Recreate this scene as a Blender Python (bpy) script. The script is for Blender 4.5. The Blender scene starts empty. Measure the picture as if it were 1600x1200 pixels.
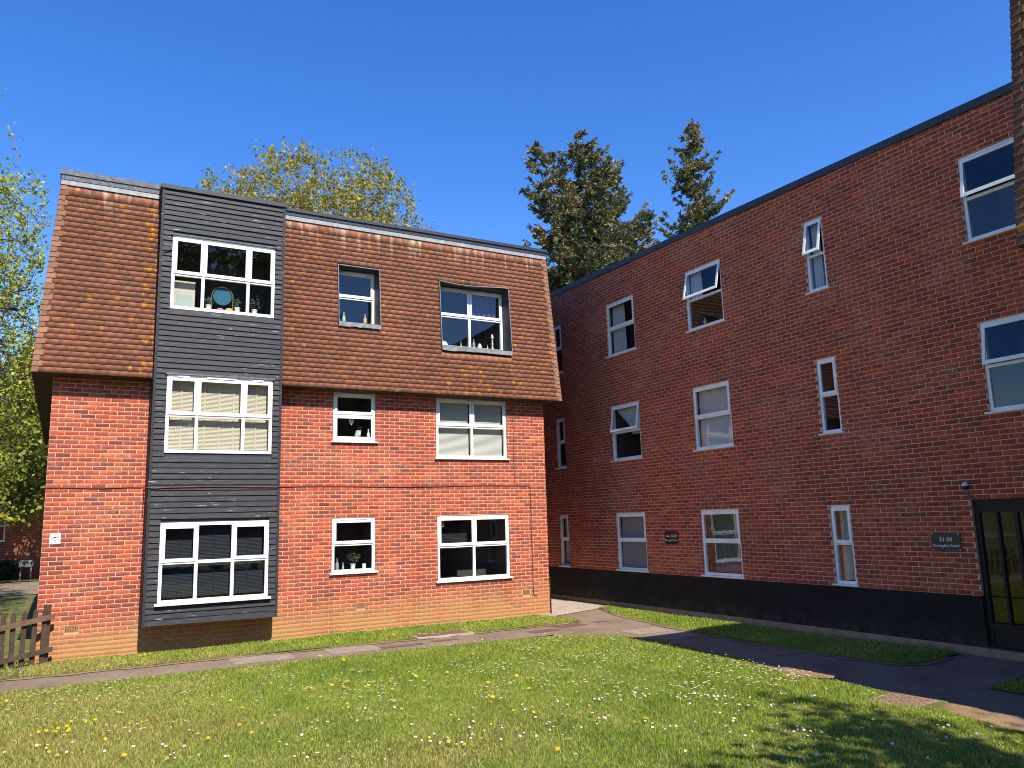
import bpy, bmesh, math, random
import numpy as np
from mathutils import Vector, Matrix

# ------------------------------------------------------------------ camera, light, exposure
scene = bpy.context.scene
col = scene.collection
G = 0.87                                   # ground-floor sill height above the ground
CAM = np.array([0.2571, -15.4714, 1.2152 + G])
YAW, PITCH, ROLL, FPX = math.radians(29.5185), math.radians(9.6995), math.radians(-1.6441), 1239.79
fw = np.array([math.sin(YAW)*math.cos(PITCH), math.cos(YAW)*math.cos(PITCH), math.sin(PITCH)])
rt0 = np.array([math.cos(YAW), -math.sin(YAW), 0.0])
up0 = np.cross(rt0, fw)
rt = math.cos(ROLL)*rt0 + math.sin(ROLL)*up0
up = -math.sin(ROLL)*rt0 + math.cos(ROLL)*up0
cd = bpy.data.cameras.new('camera'); cam = bpy.data.objects.new('camera', cd); col.objects.link(cam)
M = Matrix.Identity(4)
for i in range(3):
    M[i][0], M[i][1], M[i][2], M[i][3] = rt[i], up[i], -fw[i], CAM[i]
cam.matrix_world = M
cd.sensor_width = 36.0; cd.lens = FPX/1600*36.0; cd.clip_start = 0.1; cd.clip_end = 2000
scene.camera = cam

SUN = Vector((-0.012, 1.0, -1.13)).normalized()          # the way the light travels
world = bpy.data.worlds.new('World'); scene.world = world; world.use_nodes = True
wn = world.node_tree.nodes; wl = world.node_tree.links
bg = wn['Background']
sky = wn.new('ShaderNodeTexSky'); sky.sky_type = 'NISHITA'; sky.sun_disc = False
sky.sun_elevation = math.asin(-SUN.z); sky.sun_rotation = math.atan2(-SUN.x, -SUN.y)
sky.air_density = 1.0; sky.dust_density = 0.15; sky.ozone_density = 3.0; sky.altitude = 100
hs = wn.new('ShaderNodeHueSaturation'); hs.inputs['Saturation'].default_value = 1.33; hs.inputs['Hue'].default_value = 0.514; hs.inputs['Value'].default_value = 1.14
wl.new(sky.outputs[0], hs.inputs['Color']); wl.new(hs.outputs[0], bg.inputs[0]); bg.inputs[1].default_value = 0.125
sd = bpy.data.lights.new('sun', 'SUN'); sd.energy = 5.0; sd.angle = math.radians(0.5); sd.color = (1.0, 0.94, 0.84)
so = bpy.data.objects.new('sun', sd); col.objects.link(so); so.location = (-3, -40, 45)
so.rotation_euler = SUN.to_track_quat('-Z', 'Y').to_euler()
scene.view_settings.view_transform = 'Standard'; scene.view_settings.look = 'None'
scene.view_settings.exposure = 0.78; scene.view_settings.gamma = 1.0
scene.view_settings.use_curve_mapping = False
scene.render.engine = 'CYCLES'
scene.cycles.max_bounces = 8; scene.cycles.pixel_filter_type = 'BLACKMAN_HARRIS'; scene.cycles.filter_width = 1.05; scene.cycles.transparent_max_bounces = 16

rng = np.random.default_rng(7)
random.seed(7)

# ------------------------------------------------------------------ projection helpers (visibility only)
def project(P):
    d = np.asarray(P, float) - CAM
    z = d @ fw
    return 800 + FPX*(d @ rt)/z, 600 - FPX*(d @ up)/z, z

# ------------------------------------------------------------------ materials
def nmat(name, base=(0.5, 0.5, 0.5), rough=0.8, spec=0.3, attr=None, noise=None, bump=None, metallic=0.0):
    """base colour (or a colour attribute), optionally modulated by world-space noise (scale, amount) and bumped (scale, strength)"""
    m = bpy.data.materials.new(name); m.use_nodes = True
    n, l = m.node_tree.nodes, m.node_tree.links
    b = n['Principled BSDF']
    b.inputs['Roughness'].default_value = rough
    b.inputs['Specular IOR Level'].default_value = spec
    b.inputs['Metallic'].default_value = metallic
    geo = n.new('ShaderNodeNewGeometry')
    if attr:
        a = n.new('ShaderNodeAttribute'); a.attribute_name = attr; c = a.outputs['Color']
    else:
        r = n.new('ShaderNodeRGB'); r.outputs[0].default_value = (*base, 1); c = r.outputs[0]
    if noise:
        for sc, am in noise:
            t = n.new('ShaderNodeTexNoise'); t.inputs['Scale'].default_value = sc; t.inputs['Detail'].default_value = 5
            l.new(geo.outputs['Position'], t.inputs['Vector'])
            mr = n.new('ShaderNodeMapRange'); mr.inputs[1].default_value = 0.25; mr.inputs[2].default_value = 0.75
            mr.inputs[3].default_value = 1-am; mr.inputs[4].default_value = 1+am
            l.new(t.outputs['Fac'], mr.inputs[0])
            mx = n.new('ShaderNodeMix'); mx.data_type = 'RGBA'; mx.blend_type = 'MULTIPLY'; mx.inputs[0].default_value = 1
            l.new(c, mx.inputs[6]); l.new(mr.outputs[0], mx.inputs[7]); c = mx.outputs[2]
    if bump:
        t = n.new('ShaderNodeTexNoise'); t.inputs['Scale'].default_value = bump[0]; t.inputs['Detail'].default_value = 6
        l.new(geo.outputs['Position'], t.inputs['Vector'])
        bp = n.new('ShaderNodeBump'); bp.inputs['Strength'].default_value = bump[1]; bp.inputs['Distance'].default_value = 0.01
        l.new(t.outputs['Fac'], bp.inputs['Height']); l.new(bp.outputs[0], b.inputs['Normal'])
    l.new(c, b.inputs['Base Color'])
    m['c'] = 0
    return m

def tree_of(m):
    return m.node_tree.nodes, m.node_tree.links, m.node_tree.nodes['Principled BSDF']

def mixin(m, fac_socket, colour):
    """lay another colour over a material's base colour through a factor socket"""
    n, l, b = tree_of(m)
    src = b.inputs['Base Color'].links[0].from_socket
    mx = n.new('ShaderNodeMix'); mx.data_type = 'RGBA'
    l.new(fac_socket, mx.inputs[0]); l.new(src, mx.inputs[6]); mx.inputs[7].default_value = (*colour, 1)
    l.new(mx.outputs[2], b.inputs['Base Color'])

def noise_sock(m, scale, lo, hi, vec=None, detail=5, stretch=None):
    n, l, b = tree_of(m)
    geo = n.new('ShaderNodeNewGeometry'); v = geo.outputs['Position']
    if stretch:
        mp = n.new('ShaderNodeMapping'); mp.inputs['Scale'].default_value = stretch; l.new(v, mp.inputs[0]); v = mp.outputs[0]
    t = n.new('ShaderNodeTexNoise'); t.inputs['Scale'].default_value = scale; t.inputs['Detail'].default_value = detail
    l.new(v, t.inputs['Vector'])
    mr = n.new('ShaderNodeMapRange'); mr.inputs[1].default_value = lo; mr.inputs[2].default_value = hi
    l.new(t.outputs['Fac'], mr.inputs[0])
    return mr.outputs[0]

def pos_ramp(m, axis, lo, hi):
    """0 at lo, 1 at hi along a world axis"""
    n, l, b = tree_of(m)
    geo = n.new('ShaderNodeNewGeometry'); s = n.new('ShaderNodeSeparateXYZ'); l.new(geo.outputs['Position'], s.inputs[0])
    mr = n.new('ShaderNodeMapRange'); mr.inputs[1].default_value = lo; mr.inputs[2].default_value = hi
    l.new(s.outputs[axis], mr.inputs[0])
    return mr.outputs[0]

def math_sock(m, op, a, b_):
    n, l, b = tree_of(m)
    q = n.new('ShaderNodeMath'); q.operation = op
    for i, x in enumerate((a, b_)):
        if hasattr(x, 'links') or hasattr(x, 'is_linked'): l.new(x, q.inputs[i])
        else: q.inputs[i].default_value = x
    return q.outputs[0]

def splash(m):
    """sandy soil splashed up the foot of the wall"""
    r = pos_ramp(m, 2, 0.78, 0.18)
    k = noise_sock(m, 2.2, 0.25, 0.75)
    f = math_sock(m, 'MULTIPLY', r, math_sock(m, 'ADD', k, 0.35))
    n, l, b = tree_of(m)
    cl = n.new('ShaderNodeClamp'); l.new(f, cl.inputs[0])
    cl.inputs[2].default_value = 0.9
    mixin(m, cl.outputs[0], (0.40, 0.215, 0.085))

MAT = {}
MAT['brick'] = nmat('brick', attr='tint', rough=0.9, spec=0.15, noise=[(60, 0.24), (14, 0.24), (0.8, 0.2)], bump=(120, 0.5))
mixin(MAT['brick'], math_sock(MAT['brick'], 'MULTIPLY', noise_sock(MAT['brick'], 19, 0.56, 0.66), 0.8), (0.150, 0.058, 0.046))
mixin(MAT['brick'], math_sock(MAT['brick'], 'MULTIPLY', noise_sock(MAT['brick'], 55, 0.64, 0.72), 0.6), (0.50, 0.29, 0.19))
_m = MAT['brick']      # pointing smeared over the faces in places
mixin(_m, math_sock(_m, 'MULTIPLY', math_sock(_m, 'MULTIPLY', noise_sock(_m, 1.1, 0.50, 0.68), noise_sock(_m, 26, 0.46, 0.62)), 0.55), (0.46, 0.25, 0.15))
splash(MAT['brick'])
MAT['mortar'] = nmat('mortar', (0.66, 0.38, 0.235), 0.95, 0.1, noise=[(30, 0.15), (2, 0.15)], bump=(150, 0.5))
splash(MAT['mortar'])
MAT['tile'] = nmat('tile', attr='tint', rough=0.85, spec=0.2, noise=[(45, 0.12), (7, 0.16), (0.9, 0.14)], bump=(90, 0.4))
def lichen(m):
    n, l, b = tree_of(m)
    geo = n.new('ShaderNodeNewGeometry')
    f = None
    for sc, rad, thr, mask in ((4.3, 0.038, 0.74, None), (7.0, 0.060, 0.22, 'bay'), (5.0, 0.05, 0.45, 'low')):
        # wobble
        t = n.new('ShaderNodeTexNoise'); t.inputs['Scale'].default_value = 30; l.new(geo.outputs['Position'], t.inputs['Vector'])
        ad = n.new('ShaderNodeMix'); ad.data_type = 'VECTOR'; ad.inputs[0].default_value = 0.02
        l.new(geo.outputs['Position'], ad.inputs[4]); l.new(t.outputs['Color'], ad.inputs[5])
        v = n.new('ShaderNodeTexVoronoi'); v.inputs['Scale'].default_value = sc
        l.new(ad.outputs[1], v.inputs['Vector'])
        d = math_sock(m, 'LESS_THAN', v.outputs['Distance'], rad*sc)
        s = n.new('ShaderNodeSeparateColor'); l.new(v.outputs['Color'], s.inputs[0])
        keep = math_sock(m, 'GREATER_THAN', s.outputs[0], thr)
        k = math_sock(m, 'MULTIPLY', d, keep)
        if mask == 'bay':
            a = pos_ramp(m, 0, 1.15, 1.45); c = pos_ramp(m, 0, 1.62, 1.55); k = math_sock(m, 'MULTIPLY', k, math_sock(m, 'GREATER_THAN', math_sock(m, 'MULTIPLY', a, c), 0.5))
        if mask == 'low':
            a = pos_ramp(m, 2, 5.7, 5.2); c = math_sock(m, 'MULTIPLY', pos_ramp(m, 0, 7.0, 7.4), pos_ramp(m, 0, 9.3, 8.9)); k = math_sock(m, 'MULTIPLY', k, math_sock(m, 'GREATER_THAN', math_sock(m, 'MULTIPLY', a, c), 0.5))
        f = k if f is None else math_sock(m, 'MAXIMUM', f, k)
    mixin(m, math_sock(m, 'MULTIPLY', f, noise_sock(m, 60, 0.3, 0.6)), (0.62, 0.25, 0.02))
# pale lime streaks washed down below the lead, dark algae
mixin(MAT['tile'], math_sock(MAT['tile'], 'MULTIPLY', pos_ramp(MAT['tile'], 2, 7.55, 8.05), noise_sock(MAT['tile'], 3, 0.52, 0.66, stretch=(3.2, 3.2, 0.35))), (0.52, 0.34, 0.22))
lichen(MAT['tile'])
MAT['board'] = nmat('black_stained_board', (0.016, 0.0165, 0.020), 0.65, 0.35)
mixin(MAT['board'], math_sock(MAT['board'], 'MULTIPLY', noise_sock(MAT['board'], 9, 0.48, 0.75, stretch=(0.5, 0.5, 14), detail=8), 0.85), (0.066, 0.069, 0.077))
mixin(MAT['board'], noise_sock(MAT['board'], 5, 0.665, 0.73, stretch=(0.7, 0.7, 9), detail=8), (0.30, 0.29, 0.27))
MAT['dark_trim'] = nmat('dark_trim', (0.03, 0.033, 0.042), 0.45, 0.4, noise=[(8, 0.25)])
MAT['grey_trim'] = nmat('weathered_trim', (0.13, 0.135, 0.145), 0.8, 0.2, noise=[(12, 0.35), (50, 0.3)])
MAT['lead'] = nmat('lead', (0.19, 0.20, 0.21), 0.6, 0.3, noise=[(9, 0.3), (40, 0.25)])
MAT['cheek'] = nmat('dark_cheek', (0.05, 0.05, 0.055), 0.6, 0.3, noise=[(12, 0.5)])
MAT['soffit'] = nmat('soffit', (0.055, 0.042, 0.035), 0.8, 0.2, noise=[(15, 0.2)])
MAT['upvc'] = nmat('white_plastic', (0.80, 0.80, 0.78), 0.4, 0.4, noise=[(4, 0.08), (30, 0.05)])
MAT['plinth'] = nmat('black_plinth_paint', (0.019, 0.016, 0.0145), 0.8, 0.15, noise=[(3, 0.3), (40, 0.2)], bump=(60, 0.4))
mixin(MAT['plinth'], math_sock(MAT['plinth'], 'MULTIPLY', pos_ramp(MAT['plinth'], 2, 0.42, 0.08), noise_sock(MAT['plinth'], 5, 0.35, 0.75)), (0.075, 0.055, 0.04))
MAT['concrete'] = nmat('concrete', (0.36, 0.29, 0.22), 0.9, 0.2, noise=[(3, 0.2), (40, 0.25)], bump=(80, 0.5))
MAT['base_strip'] = nmat('base_strip', (0.30, 0.19, 0.11), 0.9, 0.15, noise=[(6, 0.3), (50, 0.25)], bump=(60, 0.6))
MAT['tarmac'] = nmat('tarmac', (0.205, 0.150, 0.108), 0.95, 0.12, noise=[(1.2, 0.22), (9, 0.15), (90, 0.4)], bump=(160, 0.8))
MAT['slab'] = nmat('paving_slab', (0.245, 0.195, 0.15), 0.9, 0.2, noise=[(5, 0.2), (90, 0.25)], bump=(120, 0.5))
MAT['patch'] = nmat('reddish_patch', (0.13, 0.075, 0.065), 0.9, 0.2, noise=[(30, 0.25)], bump=(120, 0.5))
MAT['soil'] = nmat('turf_soil', (0.10, 0.105, 0.032), 0.95, 0.1, noise=[(1.1, 0.3), (25, 0.4)], bump=(40, 0.8))
mixin(MAT['soil'], noise_sock(MAT['soil'], 3.5, 0.52, 0.7), (0.20, 0.145, 0.07))
MAT['verge'] = nmat('bare_verge', (0.22, 0.145, 0.08), 0.95, 0.1, noise=[(4, 0.3), (50, 0.35)], bump=(50, 0.9))
MAT['iron'] = nmat('rusty_iron', (0.24, 0.15, 0.10), 0.75, 0.3, noise=[(20, 0.3)], bump=(60, 0.5))
MAT['fence'] = nmat('fence_timber', (0.075, 0.048, 0.035), 0.85, 0.2, noise=[(12, 0.35), (50, 0.2)])
MAT['rail'] = nmat('fence_rail_timber', (0.15, 0.088, 0.055), 0.85, 0.2, noise=[(12, 0.3)])
MAT['room'] = nmat('room', (0.075, 0.07, 0.065), 0.9, 0.1)
MAT['bark'] = nmat('bark', (0.16, 0.13, 0.10), 0.95, 0.1, noise=[(14, 0.35)], bump=(30, 0.8))
MAT['darkbark'] = nmat('dark_bark', (0.09, 0.07, 0.055), 0.95, 0.1, noise=[(14, 0.35)])
MAT['cable'] = nmat('brown_cable', (0.16, 0.05, 0.035), 0.6, 0.3)
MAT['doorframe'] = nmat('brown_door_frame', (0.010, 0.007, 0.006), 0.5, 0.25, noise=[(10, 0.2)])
MAT['black'] = nmat('black', (0.012, 0.012, 0.012), 0.4, 0.4)
MAT['signblack'] = nmat('black_sign', (0.018, 0.017, 0.019), 0.35, 0.4)
MAT['signwhite'] = nmat('white_print', (0.8, 0.79, 0.75), 0.5, 0.3)
MAT['signred'] = nmat('red_print', (0.55, 0.04, 0.07), 0.5, 0.3)
MAT['steel'] = nmat('steel', (0.6, 0.6, 0.6), 0.35, 0.5, metallic=0.8)
MAT['airbrick'] = nmat('air_brick_clay', (0.33, 0.17, 0.08), 0.9, 0.15, noise=[(40, 0.2)])
MAT['cream'] = nmat('cream_blind', (0.64, 0.58, 0.45), 0.8, 0.2)
MAT['paleblind'] = nmat('pale_blind', (0.60, 0.62, 0.56), 0.7, 0.2)
MAT['blueblind'] = nmat('slate_blind', (0.018, 0.023, 0.034), 0.7, 0.2)
MAT['dimblind'] = nmat('dim_blind', (0.03, 0.03, 0.033), 0.8, 0.1)
MAT['net'] = nmat('net_curtain', (0.55, 0.55, 0.55), 0.9, 0.1)
MAT['greycurtain'] = nmat('grey_curtain', (0.34, 0.31, 0.29), 0.95, 0.1)
MAT['greencurtain'] = nmat('sage_curtain', (0.20, 0.22, 0.17), 0.95, 0.1)
MAT['purple'] = nmat('purple_curtain', (0.13, 0.09, 0.22), 0.95, 0.1)
MAT['ceramic'] = nmat('white_ceramic', (0.75, 0.73, 0.68), 0.3, 0.5)
MAT['blueglass'] = nmat('blue_glass', (0.05, 0.17, 0.26), 0.15, 0.6)
MAT['gold'] = nmat('gold', (0.65, 0.42, 0.12), 0.3, 0.5, metallic=0.7)
MAT['pink'] = nmat('pink', (0.65, 0.18, 0.28), 0.7, 0.3)
MAT['yellow'] = nmat('yellow', (0.70, 0.45, 0.12), 0.7, 0.3)
MAT['greybottle'] = nmat('grey_bottle', (0.30, 0.34, 0.38), 0.2, 0.5)
MAT['greencard'] = nmat('pale_green', (0.45, 0.55, 0.50), 0.7, 0.3)

def leafmat(name, attr='tint', trans=0.35):
    m = bpy.data.materials.new(name); m.use_nodes = True
    n, l = m.node_tree.nodes, m.node_tree.links
    n.remove(n['Principled BSDF'])
    a = n.new('ShaderNodeAttribute'); a.attribute_name = attr
    d = n.new('ShaderNodeBsdfPrincipled'); d.inputs['Roughness'].default_value = 0.6; d.inputs['Specular IOR Level'].default_value = 0.25
    t = n.new('ShaderNodeBsdfTranslucent'); mx = n.new('ShaderNodeMixShader'); mx.inputs[0].default_value = trans
    l.new(a.outputs['Color'], d.inputs['Base Color']); l.new(a.outputs['Color'], t.inputs['Color'])
    l.new(d.outputs[0], mx.inputs[1]); l.new(t.outputs[0], mx.inputs[2]); l.new(mx.outputs[0], n['Material Output'].inputs[0])
    return m
MAT['leaf'] = leafmat('leaf'); MAT['needle'] = leafmat('needle', trans=0.15); MAT['blade'] = leafmat('grass_blade', trans=0.3)

g = bpy.data.materials.new('window_glass'); g.use_nodes = True
n, l = g.node_tree.nodes, g.node_tree.links
n.remove(n['Principled BSDF'])
gg = n.new('ShaderNodeNewGeometry'); dt = n.new('ShaderNodeVectorMath'); dt.operation = 'DOT_PRODUCT'
l.new(gg.outputs['Normal'], dt.inputs[0]); l.new(gg.outputs['Incoming'], dt.inputs[1])
ab = n.new('ShaderNodeMath'); ab.operation = 'ABSOLUTE'; l.new(dt.outputs['Value'], ab.inputs[0])
om = n.new('ShaderNodeMath'); om.operation = 'SUBTRACT'; om.inputs[0].default_value = 1.0; l.new(ab.outputs[0], om.inputs[1])
p5 = n.new('ShaderNodeMath'); p5.operation = 'POWER'; p5.inputs[1].default_value = 4.5; l.new(om.outputs[0], p5.inputs[0])
mu = n.new('ShaderNodeMath'); mu.operation = 'MULTIPLY_ADD'; mu.inputs[1].default_value = 0.9; mu.inputs[2].default_value = 0.085; mu.use_clamp = True
l.new(p5.outputs[0], mu.inputs[0])
geo = n.new('ShaderNodeNewGeometry'); nz = n.new('ShaderNodeTexNoise'); nz.inputs['Scale'].default_value = 2.0
l.new(geo.outputs['Position'], nz.inputs['Vector'])
bp = n.new('ShaderNodeBump'); bp.inputs['Strength'].default_value = 0.12; bp.inputs['Distance'].default_value = 0.01
l.new(nz.outputs['Fac'], bp.inputs['Height'])
tr = n.new('ShaderNodeBsdfTransparent'); tr.inputs[0].default_value = (0.85, 0.85, 0.83, 1)
gl = n.new('ShaderNodeBsdfGlossy'); gl.inputs['Roughness'].default_value = 0.01
l.new(bp.outputs[0], gl.inputs['Normal'])
mx = n.new('ShaderNodeMixShader')
l.new(mu.outputs[0], mx.inputs[0]); l.new(tr.outputs[0], mx.inputs[1]); l.new(gl.outputs[0], mx.inputs[2])
l.new(mx.outputs[0], n['Material Output'].inputs[0])
MAT['glass'] = g

def farbrick(name, mul=1.0):
    m = nmat(name, (0.3, 0.1, 0.05), 0.9, 0.1)
    n, l, b = tree_of(m)
    geo = n.new('ShaderNodeNewGeometry'); s = n.new('ShaderNodeSeparateXYZ'); l.new(geo.outputs['Position'], s.inputs[0])
    a = n.new('ShaderNodeMath'); a.operation = 'ADD'; l.new(s.outputs[0], a.inputs[0]); l.new(s.outputs[1], a.inputs[1])
    c = n.new('ShaderNodeCombineXYZ'); l.new(a.outputs[0], c.inputs[0]); l.new(s.outputs[2], c.inputs[1])
    t = n.new('ShaderNodeTexBrick'); t.inputs['Scale'].default_value = 1.0
    t.inputs['Brick Width'].default_value = 0.225; t.inputs['Row Height'].default_value = 0.075; t.inputs['Mortar Size'].default_value = 0.005
    t.inputs['Color1'].default_value = (0.33*mul, 0.09*mul, 0.05*mul, 1); t.inputs['Color2'].default_value = (0.17*mul, 0.06*mul, 0.045*mul, 1)
    t.inputs['Mortar'].default_value = (0.42, 0.25, 0.15, 1)
    l.new(c.outputs[0], t.inputs['Vector']); l.new(t.outputs['Color'], b.inputs['Base Color'])
    return m
MAT['farbrick'] = farbrick('brickwork')

# ------------------------------------------------------------------ object helpers
def tag(o, label=None, cat=None, group=None, kind=None):
    if label: o['label'] = label
    if cat: o['category'] = cat
    if group: o['group'] = group
    if kind: o['kind'] = kind
    return o

def empty(name, loc, label, cat, group=None):
    o = bpy.data.objects.new(name, None); col.objects.link(o); o.location = loc; o.empty_display_size = 0.3
    return tag(o, label, cat, group)

def adopt(o, parent):
    if parent is not None:
        o.parent = parent
        if parent.type == 'EMPTY':
            o.matrix_parent_inverse = Matrix.Translation(-Vector(parent.location))

def from_arrays(name, V, Fc, mat, parent=None, tint=None, smooth=False, mat_idx=None):
    """V (n,3); Fc list of index tuples or an (m,k) array; tint per vertex"""
    me = bpy.data.meshes.new(name)
    V = np.asarray(V, np.float32)
    if isinstance(Fc, np.ndarray):
        k = Fc.shape[1]; mcount = len(Fc)
        me.vertices.add(len(V)); me.vertices.foreach_set('co', V.ravel())
        me.loops.add(mcount*k); me.loops.foreach_set('vertex_index', Fc.astype(np.int32).ravel())
        me.polygons.add(mcount); me.polygons.foreach_set('loop_start', np.arange(0, mcount*k, k, dtype=np.int32))
        me.polygons.foreach_set('loop_total', np.full(mcount, k, np.int32))
        me.update(calc_edges=True)
    else:
        me.from_pydata([tuple(map(float, v)) for v in V], [], Fc)
    if tint is not None:
        a = me.attributes.new('tint', 'FLOAT_COLOR', 'POINT')
        T = np.ones((len(V), 4), np.float32); T[:, :3] = tint
        a.data.foreach_set('color', T.ravel())
    for m in (mat if isinstance(mat, (list, tuple)) else [mat]):
        me.materials.append(MAT[m] if isinstance(m, str) else m)
    if mat_idx is not None: me.polygons.foreach_set('material_index', np.asarray(mat_idx, np.int32))
    if smooth: me.polygons.foreach_set('use_smooth', np.ones(len(me.polygons), bool))
    me.validate()
    o = bpy.data.objects.new(name, me); col.objects.link(o); adopt(o, parent)
    return o

class Frame:
    """wall coordinates: u along, v up from ground-floor sill level, n outward"""
    def __init__(s, o, U, N, W=(0, 0, 1)):
        s.o, s.U, s.N, s.W = (np.array(x, float) for x in (o, U, N, W))
    def __call__(s, P):
        P = np.asarray(P, float).reshape(-1, 3)
        return s.o + P[:, :1]*s.U + P[:, 1:2]*s.W + P[:, 2:]*s.N
WORLD = Frame((0, 0, 0), (1, 0, 0), (0, -1, 0))     # u = x, v = z, n = -y

BOXF = [(0, 1, 3, 2), (4, 6, 7, 5), (0, 4, 5, 1), (2, 3, 7, 6), (0, 2, 6, 4), (1, 5, 7, 3)]
class MB:
    def __init__(s): s.V = []; s.F = []
    def add(s, pts, faces):
        b = len(s.V); s.V += [tuple(p) for p in pts]; s.F += [tuple(b+i for i in f) for f in faces]; return s
    def box(s, u0, u1, v0, v1, n0, n1):
        return s.add([(u, v, n) for u in (u0, u1) for v in (v0, v1) for n in (n0, n1)], BOXF)
    def quad(s, *p): return s.add(p, [(0, 1, 2, 3)])
    def tube(s, pts, rad, k=6, caps=True):
        pts = [np.array(p, float) for p in pts]; rs = rad if isinstance(rad, (list, tuple, np.ndarray)) else [rad]*len(pts)
        b = len(s.V); ref = np.array((0.3, 0.2, 0.93))
        for i, p in enumerate(pts):
            t = pts[min(i+1, len(pts)-1)] - pts[max(i-1, 0)]; t /= np.linalg.norm(t)+1e-9
            a = np.cross(t, ref); a /= np.linalg.norm(a)+1e-9; c = np.cross(t, a)
            for j in range(k):
                th = 2*math.pi*j/k; s.V.append(tuple(p + rs[i]*(math.cos(th)*a + math.sin(th)*c)))
        for i in range(len(pts)-1):
            for j in range(k):
                s.F.append((b+i*k+j, b+i*k+(j+1) % k, b+(i+1)*k+(j+1) % k, b+(i+1)*k+j))
        if caps:
            s.F.append(tuple(b+j for j in range(k))); s.F.append(tuple(b+(len(pts)-1)*k+j for j in range(k)))
        return s
    def lathe(s, prof, c, k=14):
        """profile [(r, h)] turned about the v axis at (u, v, n)"""
        b = len(s.V)
        for r, h in prof:
            for j in range(k):
                th = 2*math.pi*j/k; s.V.append((c[0]+r*math.cos(th), c[1]+h, c[2]+r*math.sin(th)))
        for i in range(len(prof)-1):
            for j in range(k):
                s.F.append((b+i*k+j, b+i*k+(j+1) % k, b+(i+1)*k+(j+1) % k, b+(i+1)*k+j))
        s.F.append(tuple(b+j for j in range(k))); s.F.append(tuple(b+(len(prof)-1)*k+j for j in range(k)))
        return s
    def build(s, name, mat, parent=None, F=WORLD, smooth=False, fn=None):
        P = np.array(s.V, float)
        if fn is not None: P = fn(P)
        return from_arrays(name, F(P), s.F, mat, parent, smooth=smooth)

def cut(a, b, v0, v1, holes):
    """interval a..b minus the holes (u0,u1,v0,v1) that overlap v0..v1"""
    segs = [(a, b)]
    for h in holes:
        if h[2] < v1-0.012 and h[3] > v0+0.012:
            ns = []
            for p, q in segs:
                if h[1] <= p or h[0] >= q: ns.append((p, q)); continue
                if h[0] > p: ns.append((p, h[0]))
                if h[1] < q: ns.append((h[1], q))
            segs = ns
    return [(p, q) for p, q in segs if q-p > 0.025]

# ------------------------------------------------------------------ brickwork
PAL = np.array([(0.40, 0.082, 0.040), (0.37, 0.090, 0.047), (0.31, 0.076, 0.044), (0.46, 0.110, 0.047), (0.235, 0.066, 0.046),
                (0.195, 0.062, 0.048), (0.28, 0.076, 0.050), (0.42, 0.130, 0.060), (0.150, 0.054, 0.044), (0.34, 0.070, 0.036)])
PW = np.array([.15, .15, .16, .06, .16, .07, .15, .04, .02, .04])
def brick_tint(k, even=0.12):
    c = PAL[rng.choice(len(PAL), k, p=PW)]
    c = c*rng.uniform(0.86, 1.16, (k, 1))
    return np.clip(c*(1-even)+even*(PW@PAL), 0, 1)*np.array((1.0, 0.93, 0.97))

# chamfered slab: 8 rim/front verts + back ring ; local unit box, front towards +n
def slab_verts(u0, u1, v0, v1, nf, depth, ch=0.0016):
    ring = lambda d, n: [(u0+d, v0+d, n), (u1-d, v0+d, n), (u1-d, v1-d, n), (u0+d, v1-d, n)]
    return ring(0, nf-depth) + ring(0, nf-ch) + ring(ch, nf)
SLABF = np.array([(0, 1, 5, 4), (1, 2, 6, 5), (2, 3, 7, 6), (3, 0, 4, 7), (4, 5, 9, 8), (5, 6, 10, 9), (6, 7, 11, 10), (7, 4, 8, 11), (8, 9, 10, 11)])

def visible(P, m=0):
    x, y, z = project(P)
    return (x > -m) & (x < 1600+m) & (y > -m) & (y < 1200+m) & (z > 0)

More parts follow.
